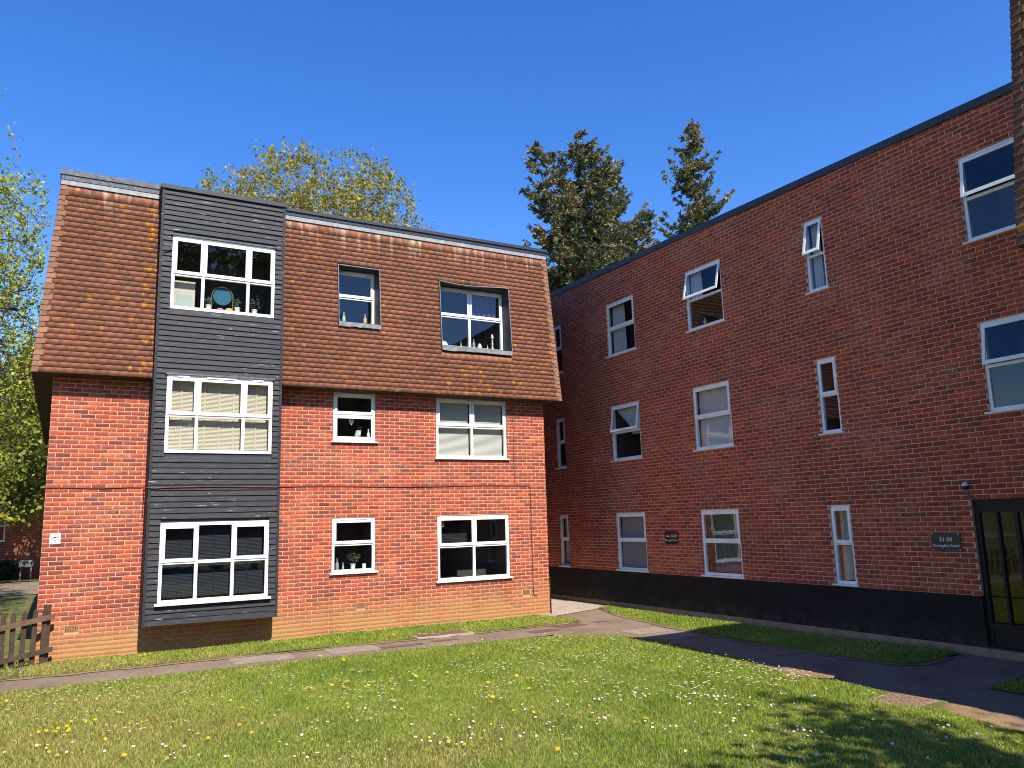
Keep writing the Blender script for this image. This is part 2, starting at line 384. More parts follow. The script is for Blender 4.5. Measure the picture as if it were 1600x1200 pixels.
def brickwork(F, u0, u1, v0, v1, holes, wall, top=None, single=300, phase=0.0, vis_u=None, tone=1.0, even=0.12):
    pieces = []
    nrow = int(round((v1-v0)/0.075))
    for r in range(nrow):
        a, b = v0 + r*0.075 + 0.005, v0 + (r+1)*0.075 - 0.005
        off = phase + (0.1125 if r % 2 else 0.0)
        x = u0 - 0.225 + (off % 0.225)
        while x < u1:
            p, q = max(x+0.005, u0), min(x+0.22, u1)
            if q-p > 0.03:
                bb = b
                if top is not None:
                    t = top((p+q)/2)
                    if a > t-0.02: x += 0.225; continue
                    bb = min(b, t)
                for s, e in cut(p, q, a, bb, holes): pieces.append((s, e, a, bb))
            x += 0.225
    A = np.array(pieces)
    nf = rng.uniform(0.0, 0.0022, len(A)); tint = brick_tint(len(A), even)*tone
    A[:, :2] += rng.uniform(-0.0015, 0.0015, (len(A), 1))
    full = (A[:, 1]-A[:, 0] > 0.2) & (A[:, 3]-A[:, 2] > 0.06)
    cen = F(np.c_[(A[:, 0]+A[:, 1])/2, (A[:, 2]+A[:, 3])/2, nf])
    dist = np.linalg.norm(cen-CAM, axis=1); dist[~full | ~visible(cen, -6)] = 1e9
    if vis_u is not None: dist[~vis_u((A[:, 0]+A[:, 1])/2, (A[:, 2]+A[:, 3])/2)] = 1e9
    order = np.argsort(dist)[:single]; order = order[dist[order] < 1e8]
    rest = np.ones(len(A), bool); rest[order] = False
    V = []; 
    for (a, b, c, d), f in zip(A[rest], nf[rest]): V += slab_verts(a, b, c, d, f, 0.014)
    k = rest.sum()
    Fc = (SLABF[None] + (np.arange(k)*12)[:, None, None]).reshape(-1, 4)
    o = from_arrays('brick_courses', F(np.array(V)), Fc, 'brick', wall, tint=np.repeat(tint[rest], 12, 0)); o['kind'] = 'stuff'
    # single bricks share a few meshes
    if len(order):
        var = []
        R = np.array([F.U, F.W, F.N]).T
        for t in brick_tint(24, even)*tone:
            P = np.array(slab_verts(-0.1075, 0.1075, -0.0325, 0.0325, 0, 0.014)) @ R.T
            w = from_arrays('brick', P, SLABF, 'brick', wall, tint=np.repeat(t[None], 12, 0)); var.append(w.data)
            w0 = w; bpy.data.objects.remove(w0)
        for j, i in enumerate(order):
            o = bpy.data.objects.new('brick', var[j*7 % 24 if j % 3 else (j*5+3) % 24]); col.objects.link(o); adopt(o, wall)
            o.location = cen[i]
    return len(A)

def sheet(F, u0, u1, v0, v1, holes, name, mat, parent, n=-0.0012, reveal=0.12, top=None):
    """wall core with openings and their reveals"""
    us = sorted(set([u0, u1] + [x for h in holes for x in h[:2] if u0 < x < u1]))
    vs = sorted(set([v0, v1] + [x for h in holes for x in h[2:] if v0 < x < v1]))
    mb = MB()
    for a, b in zip(us, us[1:]):
        for c, d in zip(vs, vs[1:]):
            cu, cv = (a+b)/2, (c+d)/2
            if any(h[0] < cu < h[1] and h[2] < cv < h[3] for h in holes): continue
            da, db = (d, d) if (top is None or d < v1) else (top(a), top(b))
            mb.quad((a, c, n), (b, c, n), (b, db, n), (a, da, n))
    for h in holes:
        a, b, c, d = max(h[0], u0), min(h[1], u1), max(h[2], v0), min(h[3], v1)
        m = n-reveal
        mb.quad((a, c, n), (a, d, n), (a, d, m), (a, c, m)); mb.quad((b, c, n), (b, c, m), (b, d, m), (b, d, n))
        mb.quad((a, d, n), (b, d, n), (b, d, m), (a, d, m)); mb.quad((a, c, n), (a, c, m), (b, c, m), (b, c, n))
    return mb.build(name, mat, parent, F)

# ------------------------------------------------------------------ windows
def hinge(vt, nt, ang):
    c, s = math.cos(ang), math.sin(ang)
    def fn(P):
        P = P.copy(); dv, dn = P[:, 1]-vt, P[:, 2]-nt
        P[:, 1] = vt + dv*c + dn*s; P[:, 2] = nt - dv*s + dn*c
        return P
    return fn

def window(b, F, u0, u1, v0, v1, mull=(), trans=None, n=-0.02, sash=(), opened=None, sill=True, room=0.9, head_vent=True, w=0.055):
    """b building; mull: u of mullions; trans: v of transom; sash: set of (col,row) lights with a sash frame (row 1 = upper)"""
    mb = MB(); d = 0.06
    mb.box(u0, u1, v1-w, v1, n-d, n); mb.box(u0, u1, v0, v0+w, n-d, n)
    mb.box(u0, u0+w, v0+w, v1-w, n-d, n); mb.box(u1-w, u1, v0+w, v1-w, n-d, n)
    edges = [u0+w] + [x for m in mull for x in (m-w/2, m+w/2)] + [u1-w]
    for m in mull: mb.box(m-w/2, m+w/2, v0+w, v1-w, n-d, n)
    cols = [(edges[2*i], edges[2*i+1]) for i in range(len(edges)//2)]
    rows = [(v0+w, v1-w)] if trans is None else [(v0+w, trans-w/2), (trans+w/2, v1-w)]
    if trans is not None:
        for a, c in cols: mb.box(a, c, trans-w/2, trans+w/2, n-d, n)
    win = mb.build('window', 'upvc', b, F)
    for ci, (a, c) in enumerate(cols):
        for ri, (e, f) in enumerate(rows):
            fn = None
            if (ci, ri) in sash or opened is not None and (ci, ri) in opened:
                sw, p = 0.048, 0.016
                if opened is not None and (ci, ri) in opened: fn = hinge(f, n, math.radians(opened[(ci, ri)]))
                s = MB(); x0, x1, y0, y1 = a-0.018, c+0.018, e-0.018, f+0.012; q = n+0.002
                s.box(x0, x1, y1-sw-.012, y1, q, q+p); s.box(x0, x1, y0, y0+sw+.01, q, q+p)
                s.box(x0, x0+sw, y0+sw+.01, y1-sw-.012, q, q+p); s.box(x1-sw, x1, y0+sw+.01, y1-sw-.012, q, q+p)
                s.build('sash', 'upvc', win, F, fn=fn)
                a2, c2, e2, f2 = x0+sw, x1-sw, y0+sw+.01, y1-sw-.012; pn = q+0.004
                if fn is None:      # lining behind the sash
                    pass
            else:
                a2, c2, e2, f2 = a, c, e, f; pn = n-0.028
            jig = rng.uniform(-0.002, 0.002, 2)
            P = MB().quad((a2, e2, pn), (c2, e2, pn+jig[0]), (c2, f2, pn+jig[0]+jig[1]), (a2, f2, pn+jig[1]))
            P.build('pane', 'glass', win, F, fn=fn)
        if head_vent and trans is not None and (ci, 1) in sash and c-a > 0.4:
            MB().box(a+0.12, c-0.12, v1-0.045, v1-0.02, n+0.02, n+0.032).build('trickle_vent', 'upvc', win, F)
    if sill:
        MB().add([(u, v, q) for u in (u0-0.05, u1+0.05) for v, q in ((v0-0.035, n+0.03), (v0-0.03, n+0.075), (v0-0.008, n+0.078), (v0+0.004, n+0.004))],
                 [(0, 1, 2, 3), (7, 6, 5, 4), (0, 4, 5, 1), (1, 5, 6, 2), (2, 6, 7, 3), (3, 7, 4, 0)]).build('sill', 'upvc', win, F)
    if room:
        r = MB(); m0, m1 = n-d-0.002, n-d-room; a, c, e, f = u0+0.01, u1-0.01, v0+0.02, v1-0.01
        r.quad((a, e, m1), (c, e, m1), (c, f, m1), (a, f, m1)); r.quad((a, e, m0), (a, e, m1), (a, f, m1), (a, f, m0))
        r.quad((c, e, m0), (c, f, m0), (c, f, m1), (c, e, m1)); r.quad((a, f, m0), (a, f, m1), (c, f, m1), (c, f, m0)); r.quad((a, e, m0), (c, e, m0), (c, e, m1), (a, e, m1))
        r.build('room_recess', 'room', win, F)
    return win

def blind(F, u0, u1, v0, v1, n, mat, label, pitch=0.024, tapes=2, group=None, drop=1.0, tilt=0.7):
    t = empty('venetian_blind', F([((u0+u1)/2, v0, n)])[0], label, 'blind', group)
    mb = MB(); v = v1-0.05
    while v > v1-(v1-v0)*drop+0.03:
        h_ = pitch*0.54; mb.quad((u0, v-h_, n+0.005), (u1, v-h_, n+0.005), (u1, v+h_, n-0.005), (u0, v+h_, n-0.005)); v -= pitch
    o = mb.build('slats', mat, t, F); o['kind'] = 'stuff'
    MB().box(u0, u1, v1-0.04, v1-0.005, n-0.02, n+0.02).build('head_rail', mat, t, F)
    MB().box(u0, u1, v, v+0.02, n-0.012, n+0.012).build('bottom_rail', mat, t, F)
    for k in range(tapes):
        uu = u0+(u1-u0)*(k+0.5)/tapes
        MB().box(uu-0.012, uu+0.012, v+0.021, v1-0.042, n+0.011, n+0.0125).build('tape', mat, t, F)
    return t

def curtain(F, u0, u1, v0, v1, n, mat, label, folds=6, amp=0.034, group=None, sweep=0.0):
    """pleated cloth; sweep > 0 gathers it towards u0 lower down, < 0 towards u1"""
    N, K = folds*8, 14; V = []; 
    for j in range(K+1):
        t = j/K; v = v1+(v0-v1)*t
        for i in range(N+1):
            s = i/N; g_ = abs(sweep)*(math.sin(t*math.pi*0.5)**1.5)
            ss = s*(1-g_) if sweep >= 0 else 1-(1-s)*(1-g_)
            V.append((u0+(u1-u0)*ss, v, n + amp*math.sin(s*folds*2*math.pi+0.6*math.sin(3*s+2*t)) * (0.6+0.4*t)))
    Fc = np.array([(j*(N+1)+i, j*(N+1)+i+1, (j+1)*(N+1)+i+1, (j+1)*(N+1)+i) for j in range(K) for i in range(N)])
    o = from_arrays('curtain', F(np.array(V)), Fc, mat, None, smooth=True)
    return tag(o, label, 'curtain', group)

def turned(F, prof, u, v, n, mat, name, label, cat, group=None):
    return tag(MB().lathe(prof, (u, v, n)).build(name, mat, None, F, smooth=True), label, cat, group)
BOTTLE = [(0.03, 0), (0.034, 0.01), (0.034, 0.11), (0.014, 0.15), (0.012, 0.20), (0.015, 0.205), (0.015, 0.215)]
VASE = [(0.03, 0), (0.05, 0.05), (0.045, 0.10), (0.025, 0.14), (0.03, 0.16)]
JAR = [(0.045, 0), (0.05, 0.01), (0.05, 0.07), (0.03, 0.085), (0.032, 0.11), (0.02, 0.12)]
CANDLE = [(0.05, 0), (0.05, 0.015), (0.02, 0.03), (0.016, 0.12), (0.028, 0.14), (0.016, 0.16), (0.018, 0.26), (0.04, 0.28), (0.04, 0.3), (0.02, 0.305), (0.02, 0.36)]

# ------------------------------------------------------------------ tiles
TPAL = np.array([(0.205, 0.083, 0.048), (0.195, 0.081, 0.048), (0.222, 0.086, 0.047), (0.183, 0.079, 0.048), (0.245, 0.092, 0.047), (0.170, 0.076, 0.048)])
TW = np.array([.27, .25, .18, .15, .08, .07])
def tile_tint(k): return TPAL[rng.choice(len(TPAL), k, p=TW)]*rng.uniform(1.22, 1.42, (k, 1))
TILEF = np.array([(0, 1, 2, 3), (4, 7, 6, 5), (0, 4, 5, 1), (1, 5, 6, 2), (2, 6, 7, 3), (3, 7, 4, 0)])
def tile_verts(a, b, s0, L, d0, d1, th=0.010):
    return [(a, s0, d0-th), (b, s0, d1-th), (b, s0+L, -0.008), (a, s0+L, -0.008), (a, s0, d0), (b, s0, d1), (b, s0+L, -0.002), (a, s0+L, -0.002)]

def tiling(F, length, uL, uR, holes, parent, single=300, gauge=0.0985, dark=1.0, vis=True):
    """plain tiles hung on the sloping frame F, s along the slope; uL(s), uR(s) the hips"""
    P = []; rows = int(length/gauge)-1
    for r in range(rows):
        s = r*gauge; a, b = uL(s), uR(s)
        x = a - 0.165 - (0.0825 if r % 2 else 0) - ((a*1.0) % 0.165)
        while x < b:
            p, q = max(x+0.0006, a), min(x+0.1644, b)
            if q-p > 0.02:
                for c, d in cut(p, q, s, s+gauge, holes): P.append((c, d, s))
            x += 0.165
    A = np.array(P); N = len(A)
    dd = 0.0135 + rng.normal(0, 0.0006, N); ee = dd + rng.normal(0, 0.0005, N); tint = tile_tint(N)*dark
    js = rng.normal(0, 0.0008, N)
    cen = F(np.c_[(A[:, 0]+A[:, 1])/2, A[:, 2]+0.05, dd])
    full = A[:, 1]-A[:, 0] > 0.155
    dist = np.linalg.norm(cen-CAM, axis=1); dist[~full | ~visible(cen, -4) | (A[:, 2] > (rows-1.5)*gauge)] = 1e9
    order = np.argsort(dist)[:single] if single else np.array([], int)
    order = order[dist[order] < 1e8] if len(order) else order
    rest = np.ones(N, bool); rest[order] = False
    V = []
    for (a, b, s), d, e, j in zip(A[rest], dd[rest], ee[rest], js[rest]): V += tile_verts(a, b, s+j, 0.165 if s < (rows-1.5)*gauge else 0.25, d, e)
    k = rest.sum(); Fc = (TILEF[None]+(np.arange(k)*8)[:, None, None]).reshape(-1, 4)
    if k:
        o = from_arrays('tile_courses', F(np.array(V)), Fc, 'tile', parent, tint=np.repeat(tint[rest], 8, 0)); o['kind'] = 'stuff'
    if len(order):
        R = np.array([F.U, F.W, F.N]).T; var = []
        for t in tile_tint(20)*dark:
            d = 0.0135+rng.normal(0, 0.0009)
            W_ = np.array(tile_verts(-0.0819, 0.0819, 0, 0.165, d, d+rng.normal(0, 0.0007))) @ R.T
            w = from_arrays('tile', W_, TILEF, 'tile', parent, tint=np.repeat(t[None], 8, 0)); var.append(w.data); bpy.data.objects.remove(w)
        base = F(np.c_[(A[:, 0]+A[:, 1])/2, A[:, 2]+js, 0*dd])
        for j, i in enumerate(order):
            o = bpy.data.objects.new('tile', var[int(rng.integers(20))]); col.objects.link(o); adopt(o, parent); o.location = base[i]

def hip_tiles(parent, p0, p1, da, db, dark=1.0, gauge=0.0985):
    """bonnet pieces up a hip from p0 to p1; da, db unit directions along the two faces"""
    p0, p1, da, db = (np.array(x, float) for x in (p0, p1, da, db)); L = np.linalg.norm(p1-p0); t = (p1-p0)/L
    out = -(da+db); out /= np.linalg.norm(out); k = 0
    for r in range(int(L/gauge)):
        w1, w2 = (0.12, 0.08) if r % 2 else (0.075, 0.12)
        a = p0+t*(r*gauge+rng.normal(0, 0.002)); b = a+t*0.135; lo, hi = out*0.030, out*0.012
        na = np.cross(t, da); na *= np.sign(na@out); nb = np.cross(t, db); nb *= np.sign(nb@out)
        V = [a+lo, a+da*w1+na*0.0245, b+da*w1+na*0.010, b+hi, a+db*w2+nb*0.0245, b+db*w2+nb*0.010]
        V += [v-out*0.013 for v in V]
        Fc = [(0, 1, 2, 3), (0, 3, 5, 4), (6, 7, 1, 0), (0, 4, 10, 6), (1, 7, 8, 2), (4, 5, 11, 10), (6, 9, 8, 7), (6, 10, 11, 9), (2, 8, 9, 3), (3, 9, 11, 5)]
        tt = tile_tint(1)[0]*dark*rng.uniform(0.85, 1.15)*np.array((0.85, 1.0, 1.05))
        from_arrays('hip_tile', np.array(V), Fc, 'tile', parent, tint=np.repeat(tt[None], 12, 0))

# ------------------------------------------------------------------ ground
def gz(x, y):
    sm = lambda t: (lambda q: q*q*(3-2*q))(np.clip(t, 0, 1))
    lawn = 0.02 + 0.20*sm((-2.4-y)/9.0)*sm((9.2-x)/2.6) + 0.008*np.sin(x*1.3+0.5)*np.sin(y*1.1)
    return lawn

def poly_sheet(name, pts, z, mat, kind='structure', grid=None, func=None, parent=None, thick=0.0):
    bm = bmesh.new()
    f = bm.faces.new([bm.verts.new((x, y, 0)) for x, y in pts])
    bmesh.ops.triangulate(bm, faces=[f])
    if grid:
        xs = [p[0] for p in pts]; ys = [p[1] for p in pts]
        x = math.ceil(min(xs)/grid)*grid
        while x < max(xs):
            bmesh.ops.bisect_plane(bm, geom=bm.verts[:]+bm.edges[:]+bm.faces[:], plane_co=(x, 0, 0), plane_no=(1, 0, 0)); x += grid
        y = math.ceil(min(ys)/grid)*grid
        while y < max(ys):
            bmesh.ops.bisect_plane(bm, geom=bm.verts[:]+bm.edges[:]+bm.faces[:], plane_co=(0, y, 0), plane_no=(0, 1, 0)); y += grid
    for v in bm.verts: v.co.z = z + (float(func(v.co.x, v.co.y)) if func else 0)
    if thick:
        r = bmesh.ops.extrude_face_region(bm, geom=bm.faces[:])
        for e in r['geom']:
            if isinstance(e, bmesh.types.BMVert): e.co.z -= thick
    bmesh.ops.recalc_face_normals(bm, faces=bm.faces[:])
    me = bpy.data.meshes.new(name); bm.to_mesh(me); bm.free(); me.materials.append(MAT[mat])
    o = bpy.data.objects.new(name, me); col.objects.link(o)
    if kind: o['kind'] = kind
    adopt(o, parent)
    return o

big = MB(); 
poly_sheet('ground', [(-300, -300), (300, -300), (300, 300), (-300, 300)], -0.02, 'soil')
LAWN = [(-14, -2.42), (-0.3, -2.42), (1.2, -2.46), (3.4, -2.55), (5.4, -2.62), (7.2, -2.76), (8.2, -2.96), (8.75, -3.28), (9.02, -3.7), (9.12, -4.3), (9.06, -5.4), (8.95, -6.4), (8.78, -7.3),
        (8.70, -8.0), (8.64, -8.7), (8.52, -9.4), (8.25, -9.9), (7.95, -10.5), (7.7, -11.1), (7.4, -12.4), (7.2, -24), (-14, -24)]
STRIP = [(-0.2, -0.03), (-0.2, -1.4), (0.4, -1.46), (2.2, -1.47), (4.9, -1.6), (7.6, -1.64), (9.1, -1.66), (9.55, -1.55), (9.72, -1.3), (9.62, -0.7), (9.45, -0.03)]
STRIPL = [(-14, 1.2), (-14, -1.36), (-0.2, -1.4), (-0.2, -0.03), (-0.05, -0.03), (-0.05, 1.2)]
SIDE = [(11.63, 0.35), (11.2, 0.1), (10.75, -1.2), (10.45, -2.9), (10.24, -4.2), (10.18, -5.2), (10.1, -6.7), (10.14, -7.7), (10.25, -8.25), (10.55, -8.4), (11.2, -8.3), (11.63, -8.22)]
SIDE2 = [(9.72, -9.75), (9.95, -9.66), (11.63, -9.62), (11.63, -11.4), (9.6, -11.4)]
for nm, pts, mt, z in (('path', [(-14, -2.7), (-14, -1.2), (9.0, -1.2), (9.0, -0.01), (9.9, -0.01), (11.7, 0.5), (11.7, -24), (6.4, -24), (6.9, -9.2), (8.2, -9.0), (8.2, -2.7)], 'tarmac', 0.0),
                       ('pavement', [(9.3, -0.55), (11.0, 0.02), (11.7, 0.3), (11.7, 16), (9.0, 16), (9.0, -0.55)], 'concrete', 0.012)):
    poly_sheet(nm, pts, z, mt, grid=None)
lawn_f = lambda x, y: gz(x, y)
flat_f = lambda x, y: 0.020 + 0.010*math.sin(x*2.1)*math.sin(y*1.7+x)
lawn_o = poly_sheet('lawn', LAWN, 0, 'soil', grid=0.5, func=lawn_f)
poly_sheet('lawn', STRIP, 0, 'soil', grid=0.4, func=flat_f)
poly_sheet('lawn', STRIPL, -0.002, 'soil', grid=0.4, func=flat_f)
poly_sheet('lawn', SIDE, 0, 'soil', grid=0.4, func=flat_f)
poly_sheet('lawn', SIDE2, 0, 'soil', grid=0.4, func=flat_f)
# worn earthy verges along the turf edges, narrow and uneven
def verge(line, w, name='bare_verge'):
    P = np.array(line, float); Q = [P[0]]
    for a, b in zip(P, P[1:]):
        k = max(1, int(np.linalg.norm(b-a)/0.18))
        for i in range(1, k+1): Q.append(a+(b-a)*i/k)
    Q = np.array(Q); T = np.gradient(Q, axis=0); T /= np.linalg.norm(T, axis=1)[:, None]; N = np.c_[-T[:, 1], T[:, 0]]
    o1 = w*(0.5+rng.uniform(-0.45, 0.5, len(Q))); o2 = w*(0.5+rng.uniform(-0.4, 0.5, len(Q)))
    A, B = Q+N*o1[:, None], Q-N*o2[:, None]; V = []; Fc = []
    for i in range(len(Q)):
        V += [(A[i, 0], A[i, 1], 0.010), (Q[i, 0], Q[i, 1], 0.014+0.008*rng.random()), (B[i, 0], B[i, 1], 0.010)]
    for i in range(len(Q)-1):
        Fc += [(3*i, 3*i+1, 3*i+4, 3*i+3), (3*i+1, 3*i+2, 3*i+5, 3*i+4)]
    o = from_arrays(name, V, Fc, 'verge'); o['kind'] = 'structure'
verge(LAWN[0:20], 0.06); verge(STRIP[1:11], 0.10); verge(SIDE[0:11], 0.11); verge([(-14, -1.36), (-0.2, -1.4)], 0.08); verge(SIDE2[0:3], 0.05)
# the bare patch worn into the lawn edge
poly_sheet('bare_earth', [(8.2, -7.75), (8.55, -7.6), (8.95, -7.7), (8.9, -8.3), (8.6, -8.5), (8.3, -8.2)], 0.012, 'verge', func=lambda x, y: 0.055+0.0*x)
poly_sheet('bare_earth', [(8.55, -9.25), (8.85, -9.3), (8.75, -10.1), (8.35, -11.2), (7.9, -12.2), (7.3, -12.2), (7.65, -11.0), (8.2, -9.85)], 0.008, 'verge')
# single slabs and patches let into the paths
def slab(name, x0, y0, w, h, rot, mat, z=0.004):
    c, s = math.cos(rot), math.sin(rot)
    return poly_sheet(name, [(x0+c*a-s*b, y0+s*a+c*b) for a, b in ((0, 0), (w, 0), (w, h), (0, h))], z, mat)
slab('paving_slab', 2.72, -2.22, 0.95, 0.72, -0.02, 'slab'); slab('paving_slab', 4.25, -2.26, 0.85, 0.72, -0.02, 'slab')
slab('paving_slab', 9.35, -3.75, 0.85, 0.62, 0.0, 'slab'); slab('paving_slab', 9.35, -4.5, 0.85, 0.6, 0.0, 'slab')
slab('tarmac_patch', 8.0, -2.35, 0.62, 0.3, 0.05, 'patch'); slab('tarmac_patch', 8.75, -2.1, 0.7, 0.35, 0.1, 'patch'); slab('tarmac_patch', 9.75, -1.9, 0.3, 0.2, 0.1, 'patch'); slab('tarmac_patch', 5.1, -2.2, 0.8, 0.18, -0.02, 'patch'); slab('tarmac_patch', 6.1, -2.1, 0.5, 0.18, -0.02, 'patch')
def cover(name, cx, cy, w, h, rot, z, label, mat='iron', ridges=True, frame='concrete'):
    t = empty(name, (cx, cy, z), label, 'manhole cover')
    F = Frame((cx, cy, z), (math.cos(rot), math.sin(rot), 0), (0, 0, 1), (-math.sin(rot), math.cos(rot), 0))
    MB().box(-w/2-.06, w/2+.06, -h/2-.06, h/2+.06, -0.05, 0.012).build('surround', frame, t, F)
    MB().box(-w/2, w/2, -h/2, h/2, 0.0125, 0.02).build('lid', mat, t, F)
    if ridges:
        mb = MB()
        for i in range(14):
            for j in range(10):
                a = -w/2+0.02+(w-0.04)*(i+0.15)/14; b = -h/2+0.02+(h-0.04)*(j+0.15)/10
                if (i+j) % 2: mb.box(a, a+(w-0.04)/14*0.8, b, b+(h-0.04)/10*0.35, 0.0205, 0.026)
                else: mb.box(a, a+(w-0.04)/14*0.35, b, b+(h-0.04)/10*0.8, 0.0205, 0.026)
        o = mb.build('tread', mat, t, F); o['kind'] = 'stuff'
cover('manhole_cover', 7.88, -9.88, 0.66, 0.5, 0.1, float(gz(7.88, -9.88))+0.004, 'rusty chequered manhole cover let into the lawn near the tarmac path', frame='soil')
cover('inspection_cover', 6.55, -1.40, 1.0, 0.42, -0.02, 0.022, 'plain brown concrete inspection cover in the grass strip below the big ground floor window', mat='patch', ridges=False)
cover('drain_cover', 9.75, -6.55, 0.6, 0.45, 0.0, 0.0, 'dark flat drain cover in the shaded tarmac path', mat='tarmac', ridges=False, frame='tarmac')

# ------------------------------------------------------------------ LEFT BLOCK
W = 9.826; ZT = 7.32
FL = Frame((0, 0, G), (1, 0, 0), (0, -1, 0))
A = empty('apartment_block', (W/2, 6, 0), 'sunlit brick apartment block with tile hung mansard and black boarded bay', 'building')
BX0, BX1, BD = 1.53, 3.765, 0.40
small = dict(u0=4.885, u1=5.765); large = dict(u0=7.13, u1=8.837)
holes = [(4.885, 5.765, 0.29, 1.352), (7.13, 8.837, 0, 1.342), (4.885, 5.765, 2.862, 3.87), (7.13, 8.837, 2.555, 3.87)]
bayhole = (BX0, BX1, -0.36, 3.87)
vents = [(0.40, 0.62, -0.42, -0.30), (5.37, 5.56, -0.42, -0.30), (9.13, 9.33, -0.42, -0.30)]
wl_ = sheet(FL, 0, W, -0.95, 3.87, holes+[bayhole], 'wall', 'mortar', A)
brickwork(FL, 0, W, -0.87-0.03, 3.87, holes+[bayhole]+vents, wl_, single=300, vis_u=lambda u, v: v < 3.4)
for q in vents:
    mb = MB().box(q[0]+.005, q[1]-.005, q[2]+.004, q[3]-.004, -0.02, 0.001)
    ab = mb.build('air_brick', 'airbrick', A, FL); hb = MB()
    for i in range(8):
        for j in range(5):
            a = q[0]+.012+i*(q[1]-q[0]-.024)/8; c = q[2]+.012+j*(q[3]-q[2]-.024)/5
            hb.box(a+.004, a+.017, c+.004, c+.016, 0.0012, 0.0018)
    o = hb.build('holes', 'black', ab, FL); o['kind'] = 'stuff'
# side walls, back
FS = Frame((0, 0, G), (0, 1, 0), (-1, 0, 0))
ws = sheet(FS, 0, 12.2, -0.95, 3.87, [], 'side_wall', 'mortar', A)
brickwork(FS, 0.004, 12.2, -0.9, 3.87, [], ws, single=0, phase=0.1125)
MB().quad((W-.001, -0.95, 0), (W-.001, -0.95, -12.2), (W-.001, 3.87, -12.2), (W-.001, 3.87, 0)).build('side_wall', 'farbrick', A, FL)
MB().quad((0, -0.95, -12.2), (W, -0.95, -12.2), (W, 3.87, -12.2), (0, 3.87, -12.2)).build('back_wall', 'farbrick', A, FL)
MB().box(W+0.002, W+0.05, -0.87, -0.05, -0.05, -0.02).build('corner_strip', 'black', A, FL)
# soffit with overhang
OV, ZB = 0.30, 3.855
XL0, XR0, XL1, XR1, Y1 = -0.31, 10.13, -0.07, 9.98, -0.06
sf = MB()
for a, b, c, d in ((XL0, BX0, 0.001, OV), (BX1, XR0, 0.001, OV), (XL0, -0.001, -12.5, 0), (W+.001, XR0, -12.5, 0)):
    sf.box(a, b, ZB, ZB+0.02, c, d-0.003)
sf.build('soffit', 'soffit', A, FL)
sv = MB()
for x in (0.75, 4.4, 6.5, 9.3): sv.box(x-0.12, x+0.12, ZB-0.006, ZB-0.001, 0.08, 0.16)
sv.build('soffit_vent', 'grey_trim', A, FL)
# mansard faces
def slope(o, U, N, run, rise):
    L = math.hypot(run, rise); N = np.array(N, float); Wd = (np.array((0, 0, 1.0))*rise - N*run)/L; Nn = (N*rise+np.array((0, 0, 1.0))*run)/L
    return Frame(o, U, Nn, Wd), L
rise = ZT-3.87
FM, LM = slope((0, -OV, 3.87+G), (1, 0, 0), (0, -1, 0), Y1+OV, rise)
yS = lambda v: -OV+(v-3.87)/rise*(Y1+OV)          # y of the tile plane at height v
mans = MB()
dorm = [(4.92, 5.79, 5.27, 6.46), (7.18, 8.885, 4.955, 6.39)]
uLf = lambda s: XL0+(XL1-XL0)*s/LM
uRf = lambda s: XR0+(XR1-XR0)*s/LM
sl_ = lambda v: (v-3.87)/rise*LM
mholes = [(BX0, BX1, -1, 9)] + [(a-0.012, b+0.012, sl_(c)-0.115, sl_(d)+0.01) for a, b, c, d in dorm]
core_holes = [(BX0, BX1, -1, 9)] + [(a, b, sl_(c), sl_(d)) for a, b, c, d in dorm]
us = sorted({0.0, W, BX0, BX1, *[x for h in core_holes[1:] for x in h[:2]]}); vs = sorted({0.0, LM, *[x for h in core_holes[1:] for x in h[2:]]})
mm = MB(); mmL = MB()
for a, b in zip(us, us[1:]):
    for c, d in zip(vs, vs[1:]):
        if any(h[0] < (a+b)/2 < h[1] and h[2] < (c+d)/2 < h[3] for h in core_holes): continue
        a0, a1 = (uLf(c), uLf(d)) if a == 0 else (a, a); b0, b1 = (uRf(c), uRf(d)) if b == W else (b, b)
        (mm if a > BX0 else mmL).quad((a0, c, -0.012), (b0, c, -0.012), (b1, d, -0.012), (a1, d, -0.012))
roof = mm.build('mansard_slope', 'soffit', A, FM); roofL = mmL.build('mansard_slope', 'soffit', A, FM)
tiling(FM, LM, lambda s: BX1, uRf, mholes, roof, single=150)
tiling(FM, LM, uLf, lambda s: BX0, mholes, roofL, single=150)
# side mansards
FML, LML = slope((XL0, -OV, 3.87+G), (0, 1, 0), (-1, 0, 0), XL1-XL0, rise)
r2 = MB().quad((0, 0, -.012), (12.6, 0, -.012), (12.6, LML, -.012), (Y1+OV, LML, -.012)).build('mansard_slope', 'soffit', A, FML)
tiling(FML, LML, lambda s: (Y1+OV)*s/LML, lambda s: 12.6, [], r2, single=0)
FMR, LMR = slope((XR0, -OV, 3.87+G), (0, 1, 0), (1, 0, 0), XR0-XR1, rise)
r3 = MB().quad((0, 0, -.012), (12.6, 0, -.012), (12.6, LMR, -.012), (Y1+OV, LMR, -.012)).build('mansard_slope', 'soffit', A, FMR)
tiling(FMR, LMR, lambda s: (Y1+OV)*s/LMR, lambda s: 12.6, [], r3, single=0)
hip_tiles(roofL, (XL0, -OV, 3.87+G), (XL1, Y1, ZT+G), (1, 0, 0), (0, 1, 0))
hip_tiles(roof, (XR0, -OV, 3.87+G), (XR1, Y1, ZT+G), (-1, 0, 0), (0, 1, 0))
